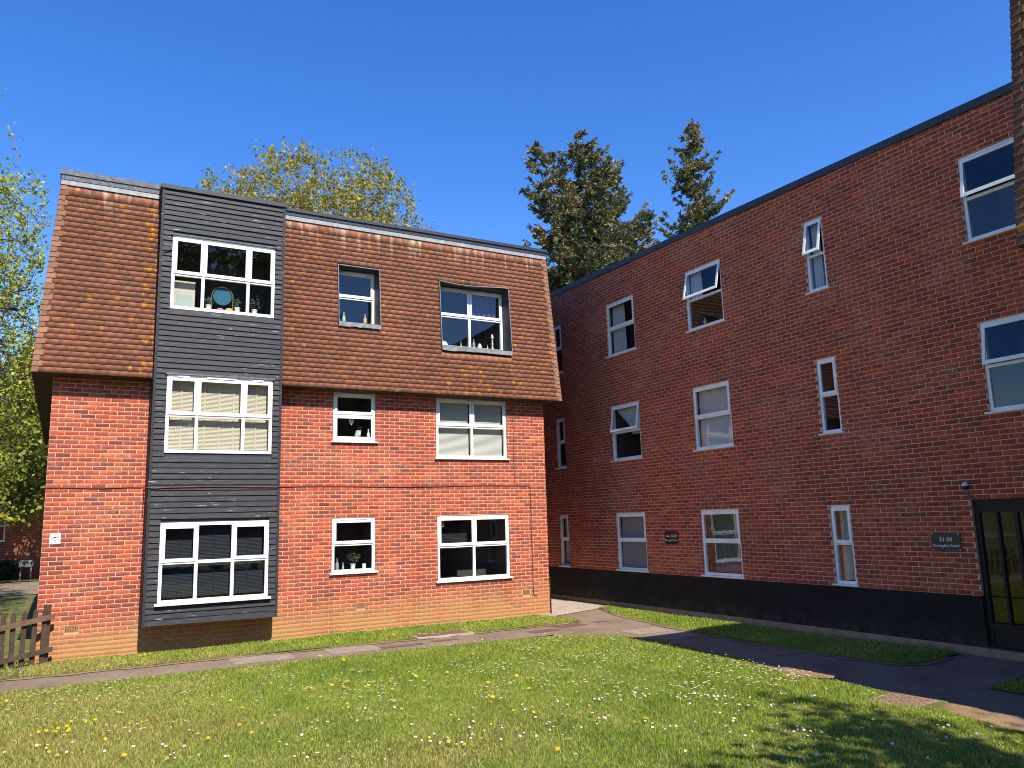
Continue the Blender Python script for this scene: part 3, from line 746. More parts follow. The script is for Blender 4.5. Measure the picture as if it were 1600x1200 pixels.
# lead and fascia round the top
for nm, mt, z0, z1, o0, spans in (('lead_flashing', 'lead', ZT-0.015, ZT+0.085, 0.03, ((XL1-0.02, BX0), (BX1, XR1+0.02))),):
    for a, b in spans: MB().add([(a, z0, -Y1+o0), (b, z0, -Y1+o0), (b, z1, -Y1+0.0), (a, z1, -Y1+0.0), (a, z0, -Y1-.1), (b, z0, -Y1-.1), (b, z1, -Y1-.1), (a, z1, -Y1-.1)],
                                [(0, 1, 2, 3), (0, 4, 5, 1), (3, 2, 6, 7), (0, 3, 7, 4), (1, 5, 6, 2)]).build(nm, mt, A, FL)
MB().box(XL1-0.02, BX0, ZT+0.086, ZT+0.175, -12.5, -Y1+0.012).build('fascia', 'grey_trim', A, FL)
MB().box(XL1-0.04, BX0, ZT+0.178, ZT+0.275, -12.5, -Y1+0.03).build('fascia_cap', 'grey_trim', A, FL)
MB().box(BX1, XR1+0.02, ZT+0.086, ZT+0.165, -12.5, -Y1+0.012).build('fascia', 'dark_trim', A, FL)
MB().box(BX1, XR1+0.05, ZT+0.168, ZT+0.235, -12.5, -Y1+0.04).build('fascia_cap', 'dark_trim', A, FL)
# mansard windows: lead-edged openings with deep dark cheeks
YW = 0.12
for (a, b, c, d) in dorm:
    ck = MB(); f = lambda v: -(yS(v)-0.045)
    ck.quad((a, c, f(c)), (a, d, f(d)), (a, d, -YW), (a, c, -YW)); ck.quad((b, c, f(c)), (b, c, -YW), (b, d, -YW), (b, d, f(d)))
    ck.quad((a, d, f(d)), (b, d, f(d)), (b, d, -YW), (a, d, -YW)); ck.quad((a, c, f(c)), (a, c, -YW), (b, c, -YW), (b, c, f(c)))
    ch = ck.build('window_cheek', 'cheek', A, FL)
    e = MB()
    for (x0, x1, z0, z1) in ((a-.014, a-.001, c-.02, d+.014), (b+.001, b+.014, c-.02, d+.014)):
        e.add([(x, z, f(z)+q) for x in (x0, x1) for z in (z0, z1) for q in (-0.05, 0.012)], BOXF)
    sag = 0.035 if b-a > 1.2 else 0.0
    K = 8
    for i in range(K):
        p, q = i/K, (i+1)/K; z = lambda t: d + 0.002 + sag*(math.sin(t*math.pi*1.4)*-0.9+0.25)
        e.add([(a+(b-a)*t, z(t)+h, f(d)+o_) for t in (p, q) for h in (0.0, 0.016) for o_ in (-0.05, 0.03)], BOXF)
    e.build('lead_edge', 'lead', ch, FL)
    ap = MB(); K = 12; pv = None; L0 = [0.006*rng.normal() for _ in range(K+1)]
    for i in range(K):
        x0, x1 = a-0.01+(b-a+.02)*i/K, a-0.01+(b-a+.02)*(i+1)/K
        for xx in (0,):
            ap.add([(x0, c-0.105+L0[i], f(c-.1)+0.006), (x1, c-0.105+L0[i+1], f(c-.1)+0.006), (x1, c-0.01, f(c)+0.012+L0[i+1]), (x0, c-0.01, f(c)+0.012+L0[i]),
                    (x1, c+0.012, f(c)-0.16), (x0, c+0.012, f(c)-0.16)], [(0, 1, 2, 3), (3, 2, 4, 5)])
    ap.build('lead_apron', 'lead', ch, FL)
FW2 = Frame((0, YW, G), (1, 0, 0), (0, -1, 0))
window(A, FW2, 4.925, 5.785, 5.31, 6.45, (), 5.87, n=0.0, sash={(0, 1)}, sill=False)
window(A, FW2, 7.19, 8.875, 5.0, 6.38, (8.03,), 5.72, n=0.0, sash={(0, 1), (1, 1)}, sill=False)
# wall windows
window(A, FL, 4.885, 5.765, 0.29, 1.352, (), 0.83, sash={(0, 1)})
window(A, FL, 4.885, 5.765, 2.862, 3.852, (), 3.40, sash={(0, 1), (0, 0)})
window(A, FL, 7.13, 8.837, 0.0, 1.342, (7.985,), 0.70, sash={(0, 1), (1, 1)}, head_vent=False)
window(A, FL, 7.13, 8.837, 2.555, 3.852, (7.985,), 3.24, sash={(0, 1), (1, 1)})
# the boarded bay
FB = Frame((0, -BD, G), (1, 0, 0), (0, -1, 0))
bw = [(1.755, 3.585, -0.03, 1.33), (1.755, 3.595, 2.545, 3.935), (1.745, 3.585, 5.15, 6.53)]
BT = 7.40
bay = sheet(FB, BX0+.01, BX1-.01, -0.37, BT, bw, 'bay', 'dark_trim', A, n=-0.012, reveal=0.05)
MB().box(BX0+.012, BX1-.012, -0.378, -0.355, -BD, -0.013).build('bay_underside', 'soffit', A, FB)
MB().box(BX0-0.025, BX1+0.035, BT+0.005, BT+0.085, -1.2, 0.05).build('bay_cap', 'dark_trim', A, FB)
pitch = 0.0985; v = -0.38; k = 0
while v < BT-0.02:
    t = min(v+pitch, BT)
    for a, b in cut(BX0+0.046, BX1-0.046, v, t, [(h[0]-.004, h[1]+.004, h[2]-0.004, h[3]+.008) for h in bw]):
        mb = MB(); lo = 0.027+rng.normal(0, 0.0022); hi = 0.004; sg = rng.normal(0, 0.0018, 2)
        if rng.random() < 0.08: sg[1] -= 0.010
        mb.add([(a, v+0.003+sg[0], -0.011), (a, t+0.012, -0.011), (a, t+0.012, hi), (a, v+0.003+sg[0], lo), (b, v+0.003+sg[1], -0.011), (b, t+0.012, -0.011), (b, t+0.012, hi), (b, v+0.003+sg[1], lo+rng.normal(0, 0.002))],
               [(0, 1, 2, 3), (7, 6, 5, 4), (0, 3, 7, 4), (3, 2, 6, 7), (2, 1, 5, 6)])
        mb.build('board', 'board', bay, FB)
    v += pitch
for a, b in ((BX0, BX0+0.045), (BX1-0.045, BX1)):
    MB().box(a, b, -0.40, BT, -0.02, 0.028).build('corner_board', 'board', bay, FB)
for x, nrm in ((BX0, -1), (BX1, 1)):
    mb = MB(); v = -0.38
    while v < BT-0.02:
        t = min(v+pitch, BT); lo, hi = 0.012, 0.0
        mb.add([(x+nrm*hi, t, -0.0205), (x+nrm*lo, v+.003, -0.0205), (x+nrm*lo, v+.003, -BD+.002), (x+nrm*hi, t, -BD+.002), (x, v+.003, -0.0205), (x, v+.003, -BD+.002)], [(0, 1, 2, 3), (1, 4, 5, 2)]); v += pitch
    mb.build('side_boards', 'board', bay, FB)
for x in (BX0, BX1-0.02): MB().box(x+0.001, x+0.019, -0.37, BT, -BD-0.8, -0.021).build('side_panel', 'dark_trim', bay, FB)
window(A, FB, *bw[0], (2.352, 2.962), 0.65, n=0.012, sash={(0, 1), (2, 1)}, head_vent=False, room=0.8)
window(A, FB, *bw[1], (2.27, 3.075), 3.21, n=0.012, sash={(0, 1), (1, 1), (2, 1)}, sill=False, room=0.8)
window(A, FB, *bw[2], (2.29, 3.095), 5.80, n=0.012, sash={(0, 1), (1, 1), (2, 1)}, sill=False, room=0.8, head_vent=False)
for q in bw[1:]:
    MB().box(q[0]-.03, q[1]+.03, q[3]+.001, q[3]+.03, 0.0, 0.05).build('drip_board', 'grey_trim', bay, FB)
# roof
MB().box(XL1, XR1, ZT+0.1, ZT+0.15, -12.4, -Y1-.1).build('flat_roof', 'dark_trim', A, FL)

# ------------------------------------------------------------------ RIGHT BLOCK
XR = 11.763
FR = Frame((XR, 0, G), (0, -1, 0), (-1, 0, 0))
B = empty('apartment_block', (XR+5, 0, 0), 'long shaded flat roofed brick apartment block with black painted plinth', 'building')
rw = {}
rcols = dict(c0=(-2.50, -2.09), k=(-0.008, 1.079), m=(2.88, 3.964), n=(6.091, 6.501), near=(9.0, 10.085))
rrow = [(-0.0, 1.302), (2.545, 3.853), (5.088, 6.402)]
rtop = lambda u: 7.345-0.0175*(u+0.5)
rholes = []
for cn, (a, b) in rcols.items():
    for ri, (c, d) in enumerate(rrow):
        if cn == 'near' and ri == 0: continue
        rholes.append((a, b, c, d))
DOOR = (8.56, 10.5, -0.74, 1.315)
rholes.append(DOOR)
wr = sheet(FR, -14, 12.5, -0.045, 7.5, rholes, 'wall', 'mortar', B, top=rtop)
avr = [(8.85, 9.08, 6.60, 6.72), (7.28, 7.5, 6.74, 6.86)]
brickwork(FR, -8, 12.4, -0.045, 7.53, rholes, wr, top=lambda u: rtop(u)-0.10, single=300, vis_u=lambda u, v: (u < 9.0), tone=np.array((1.08, 0.95, 0.82)), even=0.30)
MB().quad((-14, -0.04, 0.001), (-8, -0.04, 0.001), (-8, rtop(-8), 0.001), (-14, rtop(-14), 0.001)).build('far_wall', 'farbrick', B, FR)
pl = sheet(FR, -14, 12.5, -0.76, -0.045, [DOOR, *[(a-0.06, b+0.06, -0.06, 1) for a, b in ()]], 'plinth', 'plinth', B, n=0.004, reveal=0.1)
MB().add([(u, v, n_) for u in (-14, 8.56) for v, n_ in ((-0.95, 0.035), (-0.775, 0.03), (-0.755, 0.0))], [(0, 1, 4, 3), (1, 2, 5, 4)]).build('base_strip', 'base_strip', B, FR)
MB().box(8.5, 10.6, -0.93, -0.76, -0.02, 0.05).build('threshold', 'base_strip', B, FR)
cp = MB()
for u, w_ in ((-14, 22.9), (8.905, 3.6)):
    a, b = u, u+w_
    cp.add([(x, rtop(x)+h, q) for x in (a, b) for h in (-0.115, 0.012) for q in (-0.35, 0.035)], BOXF)
cp.build('roof_edging', 'dark_trim', B, FR)
MB().add([(-14, rtop(-14)-.01, -9), (12.5, rtop(12.5)-.01, -9), (12.5, rtop(12.5)-.01, -0.3), (-14, rtop(-14)-.01, -0.3)], [(0, 1, 2, 3)]).build('flat_roof', 'dark_trim', B, FR)
MB().quad((-14, -0.95, -9), (12.5, -0.95, -9), (12.5, 7.1, -9), (-14, 7.1, -9)).quad((-14, -0.95, 0), (-14, -0.95, -9), (-14, 7.5, -9), (-14, 7.5, 0)).build('back_wall', 'farbrick', B, FR)
openings = {('m', 2): 13, ('k', 1): 9, ('n', 2): 13, ('near', 2): 9, ('near', 1): 10}
for cn, (a, b) in rcols.items():
    for ri, (c, d) in enumerate(rrow):
        if cn == 'near' and ri == 0: continue
        op = openings.get((cn, ri))
        window(B, FR, a, b, c, d, (), c+0.655 if ri else c+0.66, n=-0.03, sash={(0, 1)}, opened={(0, 1): op} if op else None, head_vent=(cn in ('near', 'k') and ri != 1), w=0.05 if b-a > .6 else 0.045)
# entrance doors
dr = MB(); a, b, c, d = DOOR; n0, n1 = -0.14, -0.055
dr.box(a, b, d-0.19, d, n0, n1); dr.box(a, a+0.07, c, d-0.19, n0, n1); dr.box(b-0.07, b, c, d-0.19, n0, n1)
for x, w_ in ((a+0.32, 0.035), (a+0.58, 0.05), (a+0.70, 0.045), (a+1.35, 0.05)): dr.box(x-w_/2, x+w_/2, c+0.32, d-0.19, n0, n1)
dr.box(a+.07, b-.07, c, c+0.25, n0, n1-0.012); dr.box(a+.07, b-.07, c+0.25, c+0.32, n0, n1)
dd = dr.build('entrance_door', 'doorframe', B, FR)
xs = [a+.07, a+.302, a+.338, a+.555, a+.605, a+.677, a+.722, a+1.325, a+1.375, b-.07]
for i in range(0, 10, 2):
    MB().quad((xs[i], c+.32, -0.09), (xs[i+1], c+.32, -0.09), (xs[i+1], d-.19, -0.09), (xs[i], d-.19, -0.09)).build('pane', 'glass', dd, FR)
MB().box(a+0.74, a+0.76, 0.05, 0.45, n1, n1+0.03).build('handle', 'steel', dd, FR)
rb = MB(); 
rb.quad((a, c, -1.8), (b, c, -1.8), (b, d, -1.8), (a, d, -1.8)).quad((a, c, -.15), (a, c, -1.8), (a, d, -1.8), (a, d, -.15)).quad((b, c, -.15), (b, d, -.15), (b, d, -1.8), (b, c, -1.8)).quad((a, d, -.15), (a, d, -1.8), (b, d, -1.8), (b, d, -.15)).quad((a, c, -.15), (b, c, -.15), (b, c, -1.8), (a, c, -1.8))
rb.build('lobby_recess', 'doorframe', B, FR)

# ------------------------------------------------------------------ THIRD BLOCK (tile-hung, whose corner shows at the frame's edge and which shades the path)
X3, Y3, H3 = 9.08, -11.50, 7.32
Cc = empty('apartment_block', (X3+4, Y3-5, 0), 'tile hung block joining the shaded wall, only its dark stepped tile edge showing', 'building')
x30, y30 = X3-0.30, Y3+0.30; x31, y31 = X3-0.08, Y3+0.06
FWD = Frame((0, 0, G), (1, 0, 0), (0, -1, 0))
MB().add([(x, z, -y) for x in (X3, X3+9) for z in (-.95, 3.87) for y in (Y3-9, Y3)], BOXF).build('wall', 'farbrick', Cc, FWD)
F3, L3 = slope((x30, y30, 3.87+G), (1, 0, 0), (0, 1, 0), y30-y31, H3-3.87)
m3 = MB().quad((0, 0, -.012), (10, 0, -.012), (10, L3, -.012), (x31-x30, L3, -.012)).build('mansard_slope', 'soffit', Cc, F3)
tiling(F3, L3, lambda s: (x31-x30)*s/L3, lambda s: 4.0, [], m3, single=0, dark=0.72)
F4, L4 = slope((x30, y30, 3.87+G), (0, -1, 0), (-1, 0, 0), x31-x30, H3-3.87)
m4 = MB().quad((0, 0, -.012), (9, 0, -.012), (9, L4, -.012), (y30-y31, L4, -.012)).build('mansard_slope', 'soffit', Cc, F4)
tiling(F4, L4, lambda s: (y30-y31)*s/L4, lambda s: 9.0, [], m4, single=0, dark=0.72)
hip_tiles(m3, (x30, y30, 3.87+G), (x31, y31, H3+G), (1, 0, 0), (0, -1, 0), dark=0.62)
MB().box(x30, X3+9, 3.85, 3.866, -y30+.004, -(Y3-9)).build('soffit', 'soffit', Cc, FWD)
MB().box(x31-0.03, X3+9, H3, H3+0.2, -y31-0.03, -(Y3-9)).build('fascia', 'dark_trim', Cc, FWD)

# ------------------------------------------------------------------ things on the walls
cb = MB(); zc = 1.955
pts = [(0.0, zc+.003, 0.012)]
for x in np.arange(0.25, 1.5, 0.2): pts.append((x, zc+0.008*math.sin(x*6), 0.012))
pts += [(BX0-0.03, zc-0.0, 0.014), (BX0-0.03, zc-0.02, BD+0.045), (BX0+.05, zc-0.025, BD+0.045)]
for x in np.arange(1.8, 3.7, 0.3): pts.append((x, zc-0.012+0.01*math.sin(x*3), BD+0.035))
pts += [(BX1+0.03, zc-0.02, BD+0.04), (BX1+0.03, zc, 0.014)]
for x in np.arange(4.0, 9.2, 0.25): pts.append((x, zc+0.012*math.sin(x*1.7), 0.012))
pts += [(9.36, zc+0.005, 0.012), (9.40, zc-0.03, 0.012)]
for z in np.arange(zc-0.3, -0.4, -0.3): pts.append((9.405+0.006*math.sin(z*5), z, 0.012))
pts += [(9.41, -0.40, 0.012), (9.44, -0.44, 0.012), (9.50, -0.43, 0.012)]
cb.tube(pts, 0.0085, 6)
tag(cb.build('cable', 'cable', None, FL, smooth=True), 'thin dark brown cable clipped across the sunlit brick wall and bay', 'cable')
tag(MB().tube([(9.0, 3.86, 0.012), (9.01, 3.0, 0.012), (9.0, 2.6, 0.012), (9.01, zc+0.03, 0.012)], 0.006, 6).build('cable', 'cable', None, FL), 'thin cable dropping from the mansard soffit beside the upper double window', 'cable')

def text_mesh(name, s, size, F, u, v, n, mat, parent, align='CENTER'):
    cu = bpy.data.curves.new(name, 'FONT'); cu.body = s; cu.size = size; cu.align_x = align; cu.align_y = 'CENTER'; cu.extrude = 0.0008; cu.resolution_u = 3
    o = bpy.data.objects.new(name, cu); col.objects.link(o)
    dg = bpy.context.evaluated_depsgraph_get(); me = bpy.data.meshes.new_from_object(o.evaluated_get(dg))
    P = np.empty(len(me.vertices)*3); me.vertices.foreach_get('co', P); P = P.reshape(-1, 3)
    Q = F(np.c_[u+P[:, 0], v+P[:, 1], n+P[:, 2]]); me.vertices.foreach_set('co', Q.astype(np.float32).ravel()); me.update()
    bpy.data.objects.remove(o); me.materials.clear(); me.materials.append(MAT[mat])
    o = bpy.data.objects.new(name, me); col.objects.link(o); adopt(o, parent)
    return o

def plaque(u0, u1, v0, v1, label, l1, l2, arrow=False):
    t = empty('wall_sign', FR([((u0+u1)/2, v0, 0.01)])[0], label, 'sign', 'black name plaques on the shaded wall')
    MB().box(u0, u1, v0, v1, 0.012, 0.02).build('plate', 'signblack', t, FR)
    for x in (u0+.02, u1-.02):
        for y in (v0+.02, v1-.02):
            MB().tube([(x, y, 0.004), (x, y, 0.026)], 0.008, 8).build('fixing_stud', 'steel', t, FR)
    w = u1-u0; cu = (u0+u1)/2
    text_mesh('lettering', l1, 0.085, FR, cu+(0.08 if arrow else 0), v0+(v1-v0)*0.62, 0.0215, 'signwhite', t)
    text_mesh('lettering', l2, 0.058, FR, cu, v0+(v1-v0)*0.30, 0.0215, 'signwhite', t)
    if arrow:
        y = v0+(v1-v0)*0.62
        MB().add([(u0+.045, y, .0215), (u0+.09, y-.022, .0215), (u0+.09, y-.007, .0215), (u0+.16, y-.007, .0215), (u0+.16, y+.007, .0215), (u0+.09, y+.007, .0215), (u0+.09, y+.022, .0215)], [(0, 1, 2, 3, 4, 5, 6)]).build('arrow', 'signwhite', t, FR)
plaque(7.905, 8.355, 0.572, 0.845, 'black plaque reading 51-59 Bovingdon Court beside the entrance door', '51-59', 'Bovingdon Court')
plaque(1.74, 2.16, 0.60, 0.873, 'black plaque with an arrow and 39-50 Bovingdon Court between two windows', '39-50', 'Bovingdon Court', True)
t = empty('notice', FL([(0.187, 1.03, 0.01)])[0], 'small white no dog fouling notice on the sunlit brick corner', 'sign')
MB().box(0.108, 0.266, 1.03, 1.212, 0.006, 0.010).build('plate', 'signwhite', t, FL)
ring = MB(); K = 28
for i in range(K):
    a0, a1 = 2*math.pi*i/K, 2*math.pi*(i+1)/K; c = (0.187, 1.140)
    ring.quad(*[(c[0]+r*math.cos(q), c[1]+r*math.sin(q), 0.0112) for r, q in ((0.046, a0), (0.054, a0), (0.054, a1), (0.046, a1))])
ring.build('ring', 'signred', t, FL)
MB().add([(0.187+x*1.1, 1.140+y*1.1, 0.0114) for x, y in ((-.03, -.024), (-.024, -.026), (-.012, -.008), (.008, -.006), (.010, -.024), (.016, -.024), (.018, -.002), (.026, .010), (.034, .010), (.034, .016), (.024, .020), (.016, .010), (-.010, .010), (-.022, .000))], [tuple(range(14))]).build('dog_symbol', 'black', t, FL)
text_mesh('lettering', 'No fouling', 0.026, FL, 0.187, 1.058, 0.0114, 'black', t)
t = empty('security_light', FR([(8.545, 1.42, 0.03)])[0], 'small round security light on a stalk above the entrance door', 'light')
MB().tube([(8.60, 1.30, 0.01), (8.56, 1.38, 0.03), (8.55, 1.46, 0.06)], 0.012, 8).build('stalk', 'grey_trim', t, FR)
MB().lathe([(0.012, 0), (0.042, 0.012), (0.045, 0.05)], (8.55, 1.46, 0.06)).build('body', 'black', t, FR, smooth=True)
MB().lathe([(0.046, 0.0), (0.046, 0.02), (0.03, 0.048), (0.008, 0.056)], (8.55, 1.511, 0.06)).build('dome', 'paleblind', t, FR, smooth=True)
t = MB().tube([(1.73, 6.27, 0.06), (1.69, 6.30, 0.10), (1.62, 6.285, 0.12), (1.60, 6.26, 0.11)], 0.012, 7)
tag(t.build('pipe_stub', 'lead', None, FB, smooth=True), 'short bent grey overflow pipe beside the top bay window', 'pipe')

# fence at the left corner
FD = Frame((0.16, -0.16, 0.0), (-0.88, -0.47, 0), (-0.47, -0.88, 0) if False else (0.47, -0.88, 0))
t = empty('picket_fence', (-1.2, -0.9, 0), 'dark brown pointed picket fence meeting the brick corner', 'fence')
for i in range(17):
    u = 0.06+i*0.155; h = 0.90-0.045*u+rng.normal(0, 0.008); wd = 0.036; ln = rng.normal(0, 0.012)
    sh = [(-wd, 0.02), (wd, 0.02), (wd+ln, h-0.06), (ln, h), (-wd+ln, h-0.06)]
    MB().add([(u+x, y, n_) for n_ in (0.0, 0.02) for x, y in sh], [(0, 1, 2, 3, 4), (9, 8, 7, 6, 5)]+[(j, (j+1) % 5, 5+(j+1) % 5, 5+j) for j in range(5)]).build('pale', 'fence', t, FD)
for v0, sl in ((0.70, -0.12), (0.19, -0.10)):
    MB().add([(u, v0+sl*u+h, n_) for u in (-0.08, 2.6) for h in (0, 0.075) for n_ in (0.022, 0.06)], BOXF).build('rail', 'rail' if v0 > .5 else 'fence', t, FD)
for u in (0.0, 2.2):
    MB().box(u-0.05, u+0.03, 0.0, 0.93, -0.08, -0.002).build('post', 'fence', t, FD)

# ------------------------------------------------------------------ things behind the glass
blind(FB, 1.80, 2.25, 2.60, 3.87, -0.13, 'cream', 'narrow cream slatted blind behind the middle bay window, by the brick corner', tapes=1)
blind(FB, 2.29, 3.05, 2.60, 3.87, -0.13, 'cream', 'wide cream slatted blind in the centre of the middle bay window', tapes=3)
blind(FB, 3.10, 3.55, 2.60, 3.87, -0.13, 'cream', 'narrow cream slatted blind behind the middle bay window, by the downpipe side', tapes=1)
blind(FB, 1.80, 3.54, 0.03, 1.28, -0.15, 'blueblind', 'slate blue slatted blind behind the lowest bay window', tapes=3)
blind(FL, 7.19, 7.95, 2.61, 3.80, -0.13, 'paleblind', 'pale slatted blind in the upper double window, on the half nearer the black bay', tapes=0, group='blinds of the upper double window')
blind(FL, 8.02, 8.78, 2.61, 3.80, -0.13, 'paleblind', 'pale slatted blind in the upper double window, on the half beside the hanging cable', tapes=0, group='blinds of the upper double window')
blind(FL, 7.2, 7.95, 0.62, 1.29, -0.25, 'dimblind', 'dim half raised blind behind the ground floor double window', tapes=0)
blind(FR, 0.03, 1.04, 5.15, 6.36, -0.30, 'dimblind', 'dim slatted blind behind the top window nearest the mansard block', tapes=0)
curtain(FR, 0.03, 0.50, 5.13, 6.36, -0.18, 'net', 'white net curtain half drawn behind the top window nearest the mansard block', 4)
curtain(FR, 0.03, 1.04, 3.12, 3.82, -0.14, 'net', 'white net curtain swept aside in the tilted middle floor window', 7, sweep=-0.6)
curtain(FR, 0.03, 1.04, 0.05, 1.27, -0.14, 'greycurtain', 'grey pleated curtain behind the ground floor window beside the arrow plaque', 8)
curtain(FR, 2.93, 3.92, 0.05, 1.27, -0.30, 'greencurtain', 'sage curtain behind the ground floor window reflecting the sunlit block', 7)
curtain(FR, 2.93, 3.92, 2.6, 3.82, -0.14, 'net', 'net curtain behind the middle floor window above the sage curtain', 8, amp=0.012)
curtain(FR, 2.93, 3.25, 5.75, 6.36, -0.14, 'net', 'thin net curtain gathered in the wide tilted top window', 3)
curtain(FR, 6.14, 6.30, 5.13, 6.36, -0.16, 'net', 'narrow net curtain in the tilted slit window at the top', 2)
curtain(FR, 6.13, 6.46, 0.05, 1.27, -0.2, 'cream', 'cream curtain behind the ground floor slit window', 3)
curtain(FR, -2.46, -2.12, 0.05, 1.27, -0.16, 'net', 'pale curtain behind the far ground floor slit window', 3)
curtain(FW2, 8.07, 8.82, 5.75, 6.34, -0.16, 'purple', 'purple curtain behind the wide mansard window', 6)
# sills with ornaments
def spray(F, u, v, n, r, k, label, name='potted_plant', col_=(0.07, 0.12, 0.06)):
    t = empty(name, F([(u, v, n)])[0], label, 'plant')
    MB().lathe([(0.04, 0), (0.055, 0.09), (0.06, 0.10), (0.05, 0.10)], (u, v, n), 10).build('pot', 'ceramic', t, F, smooth=True)
    V = []; Fc = []
    for i in range(k):
        d = rng.normal(0, 1, 3); d /= np.linalg.norm(d); c = np.array((u, v+0.1+r, n))+d*r*rng.uniform(0.2, 1); e = rng.normal(0, 1, (2, 3)); e /= np.linalg.norm(e, axis=1)[:, None]
        b = len(V); V += [c-e[0]*.03, c+e[1]*.014, c+e[0]*.03, c-e[1]*.014]; Fc.append((b, b+1, b+2, b+3))
    from_arrays('foliage', F(np.array(V)), np.array(Fc), 'leaf', t, tint=np.array(col_)[None]*rng.uniform(.6, 1.4, (len(V), 1)))
spray(FL, 5.36, 0.345, -0.16, 0.14, 160, 'bushy potted plant on the small ground floor sill')
turned(FL, BOTTLE, 5.03, 0.345, -0.13, 'greybottle', 'bottle', 'tall grey bottle at the end of the small ground floor sill', 'bottle')
turned(FL, [(0.02, 0), (0.022, .07), (0.01, .1), (.01, .13)], 5.15, 0.345, -0.13, 'greybottle', 'bottle', 'short clear bottle next to the tall grey bottle', 'bottle')
turned(FL, [(0.035, 0), (0.037, .09), (0.033, .09), (.03, .01)], 5.58, 0.345, -0.13, 'ceramic', 'mug', 'pale mug beside the bushy potted plant', 'mug')
turned(FL, VASE, 5.42, 2.92, -0.13, 'greencard', 'vase', 'pale vase on the small upper sill under the soffit', 'vase')
spray(FL, 5.47, 3.0, -0.17, 0.07, 50, 'dark leafy sprig standing on the small upper sill')
turned(FL, BOTTLE, 5.66, 2.92, -0.12, 'ceramic', 'bottle', 'white bottle on the small upper sill under the soffit', 'bottle')
h = MB(); hp = [(0, -0.07), (0.055, 0.0), (0.05, 0.045), (0.022, 0.055), (0, 0.03), (-0.022, 0.055), (-0.05, 0.045), (-0.055, 0.0)]
h.add([(5.29+x, 3.27+y, n_) for n_ in (-0.10, -0.085) for x, y in hp], [tuple(range(8)), tuple(range(15, 7, -1))]+[(i, (i+1) % 8, 8+(i+1) % 8, 8+i) for i in range(8)])
tag(h.build('heart', 'ceramic', None, FL), 'white hanging heart in the small upper window', 'ornament')
by = [(-0.0, 0.0), (0.03, -0.02), (0.05, -0.07), (0.045, -0.14), (0.02, -0.18), (0.01, -0.12), (-0.01, -0.17), (-0.04, -0.15), (-0.03, -0.06)]
tag(MB().add([(7.28+x, 1.27+y, n_) for n_ in (-0.12, -0.10) for x, y in by], [tuple(range(9)), tuple(range(17, 8, -1))]+[(i, (i+1) % 9, 9+(i+1) % 9, 9+i) for i in range(9)]).build('hanging_ornament', 'yellow', None, FL), 'yellow ornament hanging in the ground floor double window', 'ornament')
for u, pr, mt, nm, lb in ((5.0, VASE, 'ceramic', 'vase', 'white vase at the end of the small mansard sill'), (5.16, BOTTLE, 'greencard', 'bottle', 'pale green bottle on the small mansard sill'),
                          (5.62, BOTTLE, 'yellow', 'bottle', 'amber bottle on the small mansard sill'), (8.33, JAR, 'ceramic', 'jar', 'squat white jar with a lid on the wide mansard sill'),
                          (8.66, CANDLE, 'ceramic', 'candlestick', 'tall white candlestick on the wide mansard sill'), (8.18, BOTTLE, 'greybottle', 'bottle', 'slim grey bottle on the wide mansard sill'),
                          (8.53, [(0.018, 0), (0.02, .05), (.008, .08), (.008, .11)], 'greybottle', 'bottle', 'tiny clear bottle beside the white candlestick'),
                          (7.86, [(0.018, 0), (0.02, .05), (.008, .08), (.008, .13)], 'greybottle', 'bottle', 'tiny clear bottle near the mullion of the wide mansard window')):
    turned(FW2, pr, u, 5.37 if u < 6 else 5.06, -0.11, mt, nm, lb, 'ornament' if nm in ('candlestick',) else nm)
sh = MB(); 
sh.add([(7.45, 5.06, -0.10)] + [(7.45+0.085*math.cos(q)*(1+.06*(i % 2)), 5.065+0.105*math.sin(q)*(1+.06*(i % 2)), -0.10-0.02*math.sin(q)) for i, q in enumerate(np.linspace(0.05, math.pi-.05, 15))] +
       [(7.45, 5.06, -0.13)] + [(7.45+0.085*math.cos(q), 5.065+0.105*math.sin(q), -0.13-0.02*math.sin(q)) for q in np.linspace(0.05, math.pi-.05, 15)],
       [(0, i, i+1) for i in range(1, 15)] + [(16, i+1, i) for i in range(17, 31)] + [(i, i+16, i+17, i+1) for i in range(1, 15)])
tag(sh.build('shell', 'ceramic', None, FW2), 'white scallop shell on the wide mansard sill', 'shell')
for k_, (u, w_, v0, h_, mt, lb) in enumerate(((2.0, 0.36, 5.21, 0.52, 'ceramic', 'cream cupboard front standing in the top bay window'),)):
    t = empty('cupboard', FB([(u, v0, -.16)])[0], lb, 'cupboard')
    MB().box(u-w_/2, u+w_/2, v0, v0+h_, -0.22, -0.16).build('body', 'cream', t, FB)
    MB().box(u-w_/2+.04, u+w_/2-.05, v0, v0+.27, -0.159, -0.145).build('panel', 'greencard', t, FB)
t = empty('arched_mirror', FB([(2.66, 5.21, -.15)])[0], 'gold arch ornament holding a blue glass disc in the top bay window', 'ornament')
arch = [(2.47, 5.21, -.13), (2.47, 5.5, -.13)] + [(2.66-0.19*math.cos(q), 5.5+0.19*math.sin(q), -.13) for q in np.linspace(0.2, math.pi-.2, 9)] + [(2.85, 5.5, -.13), (2.85, 5.21, -.13)]
MB().tube(arch, 0.009, 6).build('arch', 'gold', t, FB)
MB().add([(2.66+0.165*math.cos(q), 5.5+0.165*math.sin(q), n_) for n_ in (-.135, -.127) for q in np.linspace(0, 2*math.pi, 25)[:-1]], [tuple(range(24)), tuple(range(47, 23, -1))]+[(i, (i+1) % 24, 24+(i+1) % 24, 24+i) for i in range(24)]).build('disc', 'blueglass', t, FB)
turned(FB, [(0.06, 0), (0.065, .03), (0.04, .05)], 2.62, 5.21, -0.09, 'pink', 'bowl', 'pink bowl below the blue glass disc', 'bowl')
